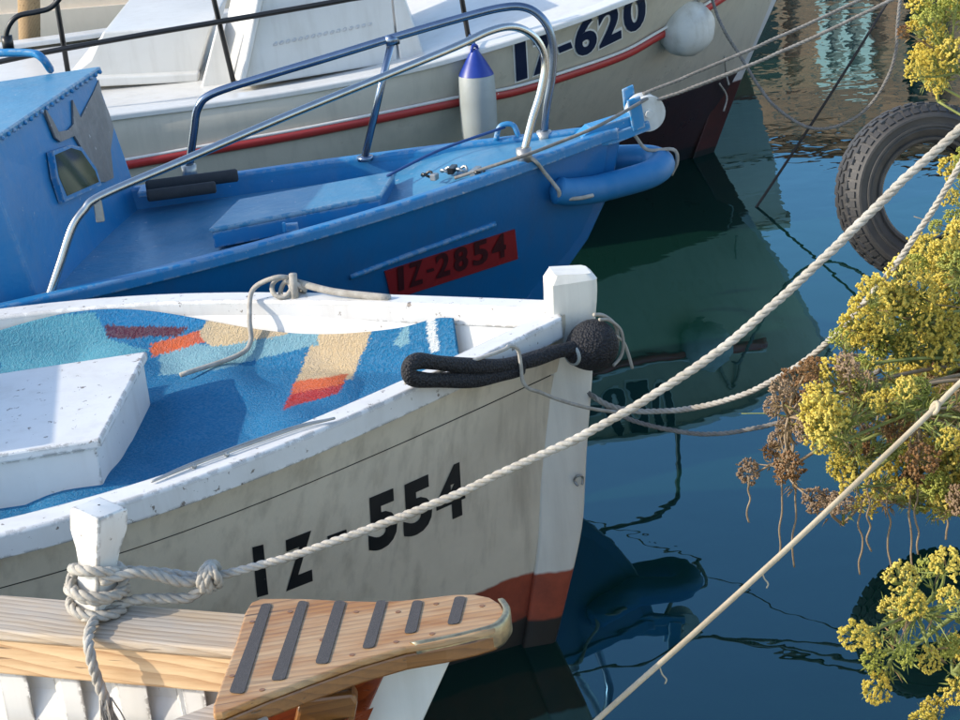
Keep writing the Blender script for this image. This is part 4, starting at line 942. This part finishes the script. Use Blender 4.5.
# two legs from the knot to the post, wraps round the post, the tail
post_at = lambda h: pb_+axp*h
h1 = Lp*.33
for dz, dy in ((.010, -.042), (-.010, .035)):
    mb.rope(spline([post_at(h1+dz)+Vector((.012, dy, 0)), post_at(h1+dz)+Vector((.07, dy*.6, .002)), eye+Vector((-.05, dy*.3, .004)), eye], 8), .0095, .06)
for i, (hh, tl) in enumerate(((h1+.014, .18), (h1-.006, -.15), (h1-.022, .1))):
    mb.rope([post_at(hh+tl*.1*math.sin(a))+(sx_*math.cos(a)+sy_*math.sin(a))*(.042+.003*i) for a in np.linspace(0, 2*math.pi, 28)], .0095, .06)
for i in range(3):
    a0_ = i*1.1; mb.rope([eye+Vector((.004*i-.004, 0, 0))+Vector((.012*math.cos(a0_)*math.cos(t), .022*math.cos(t+.4*i), .021*math.sin(t))) for t in np.linspace(0, 6.28, 20)], .0088, .06)
low = [onpl(x, y, pb_, RE) for x, y in ((205, 582), (190, 594), (165, 595), (140, 596), (118, 603))]
low = [p+Vector((0, -.012, 0)) for p in low]
tailp = [post_at(.012)+Vector((-.012, -.048, .0)), onz(94, 618, ZR+.012), onz(89, 632, ZR+.010)]
tp_ = onz(90, 641, ZR+.008); hang = [tp_+Vector((.0, -.012, -.012)), tp_+Vector((.003, -.014, -.06)), tp_+Vector((.012, -.014, -.13)), tp_+Vector((.02, -.012, -.25))]
mb.rope(spline(low+tailp+hang, 8), .0095, .06)
mb.rope([post_at(.016)+(sx_*math.cos(a)+sy_*math.sin(a))*.046 for a in np.linspace(-1.2, 3.6, 22)], .0095, .06)
o = mb.build('mooring_rope', MT['rope_white'], None, True); recenter(o); tag(o, 'thick twisted white mooring rope knotted round the white post and stretched to the quay', 'rope')
# frayed end
mb = MB(); fe = hang[-2]
for i in range(26):
    a = rnd.uniform(0, 6.28); q = fe+Vector((math.cos(a)*.01, math.sin(a)*.006-.004, .03)); mb.tube(spline([q, q+Vector((rnd.uniform(-.012, .02), rnd.uniform(-.01, .004), -.06)), q+Vector((rnd.uniform(-.02, .035), rnd.uniform(-.012, .004), -.15))], 4), .0014, 4)
fo_ = mb.build('frayed_end', MT['rope_white'], o, True)

# the white boat's own lines and the thin near line
P0, P1 = A.W(-.05, .05, 0), Vector((1.10, 3.88, 0))
onM = lambda x, y: onpl(x, y, P0, P1)
cord('mooring_line', spline([onM(x, y) for x, y in ((587, 393), (610, 406), (640, 411), (680, 410), (720, 402), (760, 387), (800, 364), (840, 330), (880, 284), (915, 237), (945, 190), (975, 140))], 6), .0072, MT['rope_white'], 'white mooring line sagging from the white stem to the quay', None, True)
P2 = Vector((1.05, 4.1, 0)); onM2 = lambda x, y: onpl(x, y, P0, P2)
cord('slack_line', spline([onM2(x, y) for x, y in ((587, 392), (605, 405), (630, 419), (660, 428), (700, 434), (740, 431), (780, 422), (830, 400), (880, 370))], 6), .006, MT['rope_grey'], 'thin grey line hanging lowest between the white stem and the leafy quay', None, True)
NE0, NE1 = ony(597, 720, 2.75), ony(960, 383, 3.0)
dN = NE1-NE0
onQ = lambda x, y: onpl(x, y, NE0, NE1)
np_ = [NE0-dN*.35, NE0, onQ(700, 628), onQ(790, 546), onQ(870, 470), onQ(935, 408), NE1, NE1+dN*.35]
mb = MB(); mb.tube(spline(np_, 8), .0048, 8)
kq_ = onQ(935, 408); mb.tube([kq_+Vector((.006*math.cos(t), .007*math.sin(t), .008*math.sin(t+1))) for t in np.linspace(0, 6.28, 11)[:-1]], .004, 6, True)
for x, y in ((762, 572), (660, 668)):
    q = onQ(x, y); mb.tube(spline([q, q+Vector((.003, 0, -.012)), q+Vector((.009, 0, -.022)), q+Vector((.006, 0, -.03))], 4), .0013, 5)
o = mb.build('thin_line', MT['rope_tan'], None, True); recenter(o); tag(o, 'thin tan line with a knot running up past the yellow flowering bush', 'rope')
# mooring post on the quay that takes these ropes, beyond the frame's edge
pq = Vector((ex.x+.05, ex.y+.05, .8))
t = thing('quay_post', pq, 'stout round iron mooring post on the quay edge', 'bollard')
mb = MB(); mb.tube([pq-Vector((0, 0, .1)), pq+Vector((0, 0, 1.45))], .07, 20); mb.build('shaft', MT['black_steel'], t, True)
mb = MB(); mb.tube([pq+Vector((0, 0, 1.45)), pq+Vector((0, 0, 1.48)), pq+Vector((0, 0, 1.52))], .095, 20); bevel(mb.build('cap', MT['black_steel'], t), .01, 2)

# ------------------------------------------------------------------ tyre hung on the quay side
tc_ = ony(925, 192, 5.65)
t = thing('tyre', tc_-Vector((0, 0, .27)), 'old black car tyre hanging as a fender over the water', 'tyre')
nrm = (CAM-tc_).normalized(); nrm = (nrm+Vector((.34, 0, -.08))).normalized(); t1 = Vector((0, 0, 1)); t1 = (t1-nrm*t1.dot(nrm)).normalized(); t2 = nrm.cross(t1)
prof = [(.150, .030), (.150, .052), (.158, .066), (.166, .068), (.170, .062), (.18, .070), (.19, .076), (.196, .075), (.198, .079), (.204, .079), (.206, .075), (.222, .076), (.226, .079), (.232, .078), (.236, .073), (.252, .062), (.262, .045), (.266, .015), (.266, -.015), (.262, -.045), (.252, -.062), (.235, -.074), (.20, -.076), (.165, -.066), (.150, -.052), (.150, -.030), (.158, -.03), (.168, -.045), (.20, -.060), (.24, -.05), (.25, 0), (.24, .05), (.20, .060), (.168, .045), (.158, .03)]
mb = MB(); rows = []
for r, d in prof+prof[:1]: rows.append([tc_+nrm*d+(t1*math.cos(2*math.pi*j/64)+t2*math.sin(2*math.pi*j/64))*r for j in range(64)])
mb.grid(rows, closed=True); autosmooth(mb.build('casing', MT['rubber'], t), 40)
# shoulder blocks, then tread lugs
sm_ = None
for j in range(56):
    a = 2*math.pi*j/56; rad = t1*math.cos(a)+t2*math.sin(a); tg = -t1*math.sin(a)+t2*math.cos(a); up_ = (rad*.72+nrm*.69).normalized(); na = up_.cross(tg)
    if sm_ is None:
        mb = MB(); mb.box((0, 0, 0), (.0095, 0, 0), (0, .015, 0), (0, 0, .007)); sm_ = mb.build('shoulder_block', MT['rubber']); sm_.parent = t; oo = sm_
    else:
        oo = bpy.data.objects.new('shoulder_block', sm_.data); COL.objects.link(oo); oo.parent = t
    mw = Matrix(((tg.x, na.x, up_.x, 0), (tg.y, na.y, up_.y, 0), (tg.z, na.z, up_.z, 0), (0, 0, 0, 1))); oo.matrix_local = Matrix.Translation(tc_+nrm*.056+rad*.2495-t.location) @ mw
tm = None
for k_, (d, w) in enumerate(((-.045, .011), (-.016, .012), (.016, .012), (.045, .011))):
    for j in range(44):
        a = 2*math.pi*(j+(.5 if k_ % 2 else 0))/44; rad = t1*math.cos(a)+t2*math.sin(a); tg = -t1*math.sin(a)+t2*math.cos(a)
        c_ = tc_+nrm*d+rad*(.2615 if abs(d) < .03 else .2555); sk_ = nrm*.4*(1 if d > 0 else -1)
        if tm is None:
            mb = MB(); mb.box((0, 0, 0), (.0135, 0, 0), (0, .0115, 0), (0, 0, .008)); tm = mb.build('tread_lug', MT['rubber']); tm.parent = t; oo = tm
        else:
            oo = bpy.data.objects.new('tread_lug', tm.data); COL.objects.link(oo); oo.parent = t
        ta = (tg+sk_*.5).normalized(); na = rad.cross(ta)
        mw = Matrix(((ta.x, na.x, rad.x, 0), (ta.y, na.y, rad.y, 0), (ta.z, na.z, rad.z, 0), (0, 0, 0, 1))); oo.matrix_local = Matrix.Translation(c_-t.location) @ mw
cord('tyre_rope', sag(tc_+t1*.21, Vector((edge_x(5.5)+.15, 5.5, .86)), .01, 8), .008, MT['rope_dark'], 'short dark rope holding the tyre to the quay edge')

# ------------------------------------------------------------------ flowering plants on the quay edge
def foliage_mat(name, a, b_, tr=.25):
    m, nt, b = newmat(name); info = nt.nodes.new('ShaderNodeObjectInfo'); co = objco(nt); n = noise(nt, co, 25, 3)
    c = mixc(nt, n, c4(a), c4(b_)); c = mixc(nt, mval(nt, 'MULTIPLY', info.outputs['Random'], .35), c, c4(b_))
    nt.links.new(c, b.inputs['Base Color']); b.inputs['Roughness'].default_value = .6
    b.inputs['Subsurface Weight'].default_value = .0
    tn = nd(nt, 'ShaderNodeBsdfTranslucent', {'Color': c}); mx = nd(nt, 'ShaderNodeMixShader', {0: tr, 1: b.outputs[0], 2: tn.outputs[0]})
    nt.links.new(mx.outputs[0], nt.nodes['Material Output'].inputs[0]); return m
MT['fl_y'] = foliage_mat('yellow_florets', (.86, .70, .15), (.66, .55, .10), .4); MT['fl_g'] = foliage_mat('green_yellow_florets', (.60, .58, .12), (.42, .45, .09), .4)
MT['fl_b'] = foliage_mat('brown_florets', (.36, .19, .06), (.20, .10, .04)); MT['fl_p'] = foliage_mat('pale_dry_florets', (.46, .34, .21), (.30, .19, .11))
MT['stalk'] = foliage_mat('green_stalk', (.30, .31, .09), (.20, .24, .06), .1); MT['drystalk'] = foliage_mat('dry_stalk', (.40, .30, .18), (.28, .20, .12), .1)
MT['leaf'] = foliage_mat('fleshy_leaf', (.24, .30, .06), (.36, .37, .09), .3); MT['leaf_dry'] = foliage_mat('dry_leaf', (.40, .28, .12), (.26, .16, .07), .3)
def octa(mb, c, r, m, rg):
    s = [rg.uniform(.7, 1.25)*r for _ in range(3)]; c = Vector(c)
    v = [c+Vector(d) for d in ((s[0], 0, 0), (-s[0], 0, 0), (0, s[1], 0), (0, -s[1], 0), (0, 0, s[2]), (0, 0, -s[2]))]
    mb.add(v, [(0, 2, 4), (2, 1, 4), (1, 3, 4), (3, 0, 4), (2, 0, 5), (1, 2, 5), (3, 1, 5), (0, 3, 5)], m)
def umbel(seed, mf, ms, n=18, per=9, dome=1.0, dr=1.0):
    rg = random.Random(seed); mb = MB()
    for i in range(n):
        z = 1-(i+.5)/n*dome; a = i*2.39996+rg.uniform(-.2, .2); r = math.sqrt(max(0, 1-z*z)); d = Vector((r*math.cos(a), r*math.sin(a), z))*rg.uniform(.85, 1.08)
        p = d*.030*dr+Vector((0, 0, .012)); q = Vector((0, 0, -.012))
        s1 = d.orthogonal().normalized()*.0008; s2 = d.cross(s1).normalized()*.0008
        mb.add([q+s1, q+s2, q-s1-s2, p+s1, p+s2, p-s1-s2], [(0, 1, 4, 3), (1, 2, 5, 4), (2, 0, 3, 5)], 1)
        for k in range(per):
            e = Vector((rg.gauss(0, 1), rg.gauss(0, 1), rg.gauss(0, 1))).normalized()*.0085*rg.uniform(.3, 1); octa(mb, p+e, .0036, 0, rg)
    o = mb.build('umbel_proto', None, None, False, [mf, ms]); me = o.data; bpy.data.objects.remove(o); return me
UM = {'y': [umbel(1, MT['fl_y'], MT['stalk']), umbel(2, MT['fl_y'], MT['stalk'], 22, 8, 1.2)], 'g': [umbel(3, MT['fl_g'], MT['stalk']), umbel(4, MT['fl_g'], MT['stalk'], 16, 9, .8)],
      'b': [umbel(5, MT['fl_b'], MT['drystalk'], 20, 8, 1.3, .9), umbel(6, MT['fl_b'], MT['drystalk'], 22, 8, 1.5, .85)], 'p': [umbel(7, MT['fl_p'], MT['drystalk'], 24, 9, 1.6, .9)]}
def leaf(mb, p, d, L, w, rg, m=0):
    d = d.normalized(); s = d.orthogonal().normalized(); s = (s*math.cos(rg.uniform(0, 6.28))+d.cross(s)*math.sin(rg.uniform(0, 6.28)))
    s = (s-d*s.dot(d)).normalized(); t_ = d.cross(s); mid = p+d*L*.5+t_*L*.06; tip = p+d*L+t_*L*-.02
    v = [p, mid+s*w, mid+t_*w*.5, mid-s*w, mid-t_*w*.5, tip]
    mb.add(v, [(0, 1, 2), (0, 2, 3), (0, 3, 4), (0, 4, 1), (5, 2, 1), (5, 3, 2), (5, 4, 3), (5, 1, 4)], m)
def plant(base, spots, label, seed, leaves=18, size=1.0, lean=Vector((-.5, -.1, .4)), group='flowering plants on the quay edge', extra_leaf=0):
    """spots: (place, kind, size) of each flower head"""
    rg = random.Random(seed); t = thing('sea_fennel', base, label, 'plant', group)
    st_ = MB(); lf = MB(); hubs = []
    for P, kind, sz in spots[::5]:
        h = Vector(P)+Vector((rg.uniform(.02, .06), rg.uniform(.02, .06), rg.uniform(-.09, -.05))); hubs.append(h)
        b = Vector(base)+Vector((rg.uniform(-.02, .10), rg.uniform(-.10, .10), rg.uniform(-.02, .01)))
        st_.tube(spline([b, b.lerp(h, .5)+Vector((0, 0, .03)), h], 8), lambda s: .0055-.002*s, 6, m=1 if kind in 'bp' else 0)
    for P, kind, sz in spots:
        P = Vector(P); b = min(hubs, key=lambda h: (h-P).length)
        mid = b.lerp(P, .5)+Vector((rg.uniform(-.015, .015), rg.uniform(-.015, .015), rg.uniform(-.01, .02)))
        pth = spline([b, mid, P], 7); dry = kind in 'bp'
        st_.tube(pth, lambda s: .0042-.0022*s, 5, m=1 if dry else 0)
        ax = ((P-mid).normalized()*.6+Vector((rg.uniform(-.35, .35), rg.uniform(-.6, .0), rg.uniform(.3, .9)))).normalized()
        o = bpy.data.objects.new('flower_head', rg.choice(UM[kind])); COL.objects.link(o); o.parent = t
        q = ax.to_track_quat('Z', 'Y'); o.rotation_mode = 'QUATERNION'; o.rotation_quaternion = q; s_ = sz*rg.uniform(.85, 1.15); o.scale = (s_*rg.uniform(.9, 1.1), s_*rg.uniform(.9, 1.1), s_); o.location = P-t.location
        for i in range(leaves):
            k = rg.randint(2, len(pth)-2); p0 = pth[k].lerp(pth[k+1], rg.random()); dd = (pth[k+1]-pth[k]).normalized()+Vector((rg.gauss(0, .8), rg.gauss(0, .8), rg.gauss(.1, .7)))
            # forked fleshy leaf: three lobes
            j = p0+dd.normalized()*.012*size
            for _ in range(3): leaf(lf, j, dd+Vector((rg.gauss(0, .5), rg.gauss(0, .5), rg.gauss(0, .5))), rg.uniform(.018, .036)*size, .0021*size, rg, 1 if (dry or rg.random() < .12) else 0)
    for i in range(len(spots)//3):
        P, kind, sz = rg.choice(spots); P = Vector(P); h = min(hubs, key=lambda q: (q-P).length); d = Vector((rg.gauss(-.3, .6), rg.gauss(-.4, .5), rg.gauss(.1, .6))).normalized()
        st_.tube(spline([h, h.lerp(P, .6)+d*.03, P+d*rg.uniform(.03, .09)], 5), lambda s: .0019-.0009*s, 4, m=rg.choice((0, 1, 1)))
    st_.build('stems', None, t, True, [MT['stalk'], MT['drystalk']])
    l = lf.build('leaves', None, t, False, [MT['leaf'], MT['leaf_dry']]); l['kind'] = 'stuff'
    return t
def scatter(poly, n, Y0, Y1, kinds, seed, size=(.9, 1.2), mind=14):
    rg = random.Random(seed); out = []; pts = []; xs = [p[0] for p in poly]; ys = [p[1] for p in poly]; tries = 0
    while len(out) < n and tries < 20000:
        tries += 1; x, y = rg.uniform(min(xs), max(xs)), rg.uniform(min(ys), max(ys))
        if not inpoly(x, y, poly): continue
        if any((x-a)**2+(y-b)**2 < mind*mind for a, b in pts): continue
        pts.append((x, y)); out.append((ony(x, y, rg.uniform(Y0, Y1)), rg.choice(kinds), rg.uniform(*size)))
    return out
main1 = [(852, 330), (868, 300), (905, 272), (940, 246), (990, 225), (990, 380), (900, 392), (860, 370)]
plant((edge_x(4.3)+.04, 4.3, .80), scatter(main1, 66, 4.0, 4.5, 'yyyyyygyb', 11, (.7, 1.35), 10.5), 'big yellow green flowering bush on the quay beside the tyre', 1, 22)
main2 = [(800, 420), (830, 392), (850, 350), (870, 368), (900, 392), (990, 380), (990, 505), (930, 515), (890, 500), (855, 482), (830, 462), (806, 448)]
plant((edge_x(3.9)+.04, 3.9, .80), scatter(main2, 76, 3.6, 4.1, 'yyyyyygbp', 12, (.65, 1.25), 10.5), 'yellow flowering bush hanging over the water behind the thin tan line', 2, 22)
dry = [(838, 342, 'g', .9), (848, 346, 'y', .9), (806, 372, 'b', .9), (818, 370, 'b', .85), (795, 385, 'b', .9), (782, 392, 'p', .8), (788, 403, 'b', .9), (806, 392, 'b', .9), (776, 408, 'p', .75), (797, 410, 'b', .8), (822, 408, 'b', .8), (818, 420, 'y', .6), (785, 430, 'p', .75), (803, 432, 'p', .75), (780, 444, 'p', .8), (772, 453, 'b', .6), (789, 464, 'b', .95), (754, 474, 'p', 1.05), (778, 475, 'b', .6), (812, 500, 'p', .95), (830, 508, 'b', 1.0), (842, 500, 'p', .8), (863, 506, 'y', .85), (838, 372, 'y', .9), (850, 392, 'g', .9)]
plant((edge_x(4.0)-.03, 4.0, .78), [(ony(x, y, 3.95+.15*math.sin(i*2.3)), k_, s_) for i, (x, y, k_, s_) in enumerate(dry)], 'half withered brown flowering plant reaching furthest over the water', 3, 7, .9)
near_ = [(902, 583, 'y', 1.0), (925, 575, 'g', .9), (945, 570, 'y', .95), (915, 608, 'y', .9), (893, 615, 'y', 1.0), (878, 640, 'y', .9), (858, 638, 'y', .95), (876, 660, 'g', .8), (880, 688, 'y', 1.1), (905, 655, 'g', .7), (940, 640, 'g', 1.0), (955, 655, 'y', 1.0), (930, 660, 'y', .8), (955, 690, 'y', 1.0), (935, 715, 'y', 1.0), (925, 728, 'y', 1.0), (975, 600, 'y', 1.0), (985, 660, 'g', 1.0), (960, 620, 'g', .8), (948, 600, 'y', .8), (970, 700, 'y', 1)]
plant((edge_x(3.0)+.02, 3.0, .78), [(ony(x, y, 2.92+.09*math.sin(i*1.9)), k_, s_*.82) for i, (x, y, k_, s_) in enumerate(near_)], 'fresh yellow green flowering plant with long stalks at the foot of the thin tan line', 4, 9)
topp_ = scatter([(908, 15), (925, 0), (965, -10), (985, 60), (950, 85), (925, 95), (912, 70)], 24, 5.0, 5.3, 'yyyg', 14, (.9, 1.2), 9)+[(ony(905, 33, 5.1), 'b', .7), (ony(955, 15, 5.2), 'b', .8)]
plant((edge_x(5.15)+.1, 5.15, .80), topp_, 'tall yellow flowering plant rising above the tyre', 5, 8)
side_ = scatter([(938, 160), (950, 130), (985, 120), (985, 235), (935, 235), (945, 200)], 16, 4.7, 5.0, 'yyg', 15, (.7, .95), 9)+[(ony(917, 248, 4.6), 'y', .7)]
plant((edge_x(4.85)+.04, 4.85, .80), side_, 'small yellow flowering plant in front of the tyre edge', 6, 9)
# dead stems that dangle from the bushes
for i, (x, y0, y1, Y) in enumerate(((748, 488, 523, 3.95), (780, 478, 560, 3.95), (793, 478, 568, 3.96), (860, 512, 575, 3.9), (868, 490, 552, 3.88), (888, 505, 580, 3.9), (911, 500, 568, 3.85), (917, 500, 555, 3.84), (945, 500, 540, 3.8))):
    a = ony(x, y0-12, Y); b = ony(x+1, y1, Y); n_ = 6
    pts = [a.lerp(b, k/n_)+Vector((rnd.uniform(-.006, .006), rnd.uniform(-.006, .006), 0)) for k in range(n_+1)]
    cord('dead_stem', spline(pts, 4), .0022, MT['drystalk'], 'dry brown stem dangling from the flowering bush over the water', 'dry stems hanging from the bushes', False, 6, cat='stem')

# ------------------------------------------------------------------ houses across the harbour (seen in the water)
hs = thing('stone_house', (3.9, 20.3, .35), 'low stone house with white framed window across the harbour', 'house')
h0, h1 = Vector((1.9, 21.9, .35)), Vector((6.6, 18.6, .35)); hx = (h1-h0).normalized(); hn = Vector((hx.y, -hx.x, 0)); HL = (h1-h0).length
def hpt(a, d, z): return h0+hx*a-hn*d+Vector((0, 0, z-.35))
mb = MB(); mb.prism([hpt(0, 0, .35), hpt(HL, 0, .35), hpt(HL, 5, .35), hpt(0, 5, .35)], (0, 0, 2.75)); mb.build('wall', MT['house_stone'], hs)
mb = MB(); mb.add([hpt(-.2, -.25, 3.07), hpt(HL+.2, -.25, 3.07), hpt(HL+.2, 5.2, 3.07), hpt(-.2, 5.2, 3.07), hpt(-.2, 2.5, 3.8), hpt(HL+.2, 2.5, 3.8)], [(0, 1, 5, 4), (2, 3, 4, 5), (1, 2, 5), (3, 0, 4), (3, 2, 1, 0)]); mb.build('roof', MT['roof_tile'], hs)
def opening(a0, a1, z0, z1, frame, fm, panel, pm, bar):
    mb = MB()
    for a, b, c, d in [(a0-.09, a0, z0, z1), (a1, a1+.09, z0, z1), (a0-.09, a1+.09, z1, z1+.1)]+([((a0+a1)/2-.03, (a0+a1)/2+.03, z0, z1)] if bar else []):
        mb.prism([hpt(a, -.10, c), hpt(b, -.10, c), hpt(b, -.10, d), hpt(a, -.10, d)], -hn*.09)
    f_ = mb.build(frame, fm, hs); mb = MB(); mb.prism([hpt(a0, -.05, z0), hpt(a1, -.05, z0), hpt(a1, -.05, z1), hpt(a0, -.05, z1)], -hn*.03); mb.build(panel, pm, f_)
opening(2.62, 3.02, 1.45, 2.2, 'window_frame', MT['cream'], 'shutter', MT['shutter'], True)
opening(1.55, 2.05, .4, 2.3, 'door_frame', MT['house_stone'], 'shaded_opening', MT['dark_gap'], False)  # near-black sheets here and below stand for shade inside the openings
opening(3.5, 3.72, .4, 2.5, 'door_frame', MT['house_stone'], 'shaded_opening', MT['dark_gap'], False)
opening(4.5, 5.0, .4, 2.3, 'door_frame', MT['house_stone'], 'shaded_opening', MT['dark_gap'], False)
hs2 = thing('stone_house', (-3, 24, .35), 'wide pale stone house with brown tiled roof behind the far quay', 'house')
mb = MB(); mb.prism([(-7, 24, .35), (.9, 24, .35), (.9, 30, .35), (-7, 30, .35)], (0, 0, 2.3)); mb.build('wall', MT['quay'], hs2)
mb = MB(); mb.add([(-7.2, 23.7, 2.6), (1.1, 23.7, 2.6), (1.1, 30.2, 2.6), (-7.2, 30.2, 2.6), (-7.2, 27, 3.5), (1.1, 27, 3.5)], [(0, 1, 5, 4), (2, 3, 4, 5), (1, 2, 5), (3, 0, 4), (3, 2, 1, 0)]); mb.build('roof', MT['roof_tile'], hs2)

# ------------------------------------------------------------------ overhead cables (seen only in the water)
def mirrored(x, y, z):
    d = ray(x, y); k = (z+CAM_H)/(-d.z); return Vector((d.x*k, d.y*k, z))
for i, (pa, pb, z, r) in enumerate((((560, 613), (873, 703), 6.2, .014), ((673, 577), (860, 663), 6.6, .010))):
    a, b = mirrored(*pa, z), mirrored(*pb, z); d = (b-a).normalized()
    cord('overhead_cable', sag(a-d*9, b+d*9, .25, 30), r, MT['rope_dark'], ('thicker', 'thinner')[i]+' of two black overhead cables crossing above the harbour', 'overhead cables', False, 6, cat='cable')
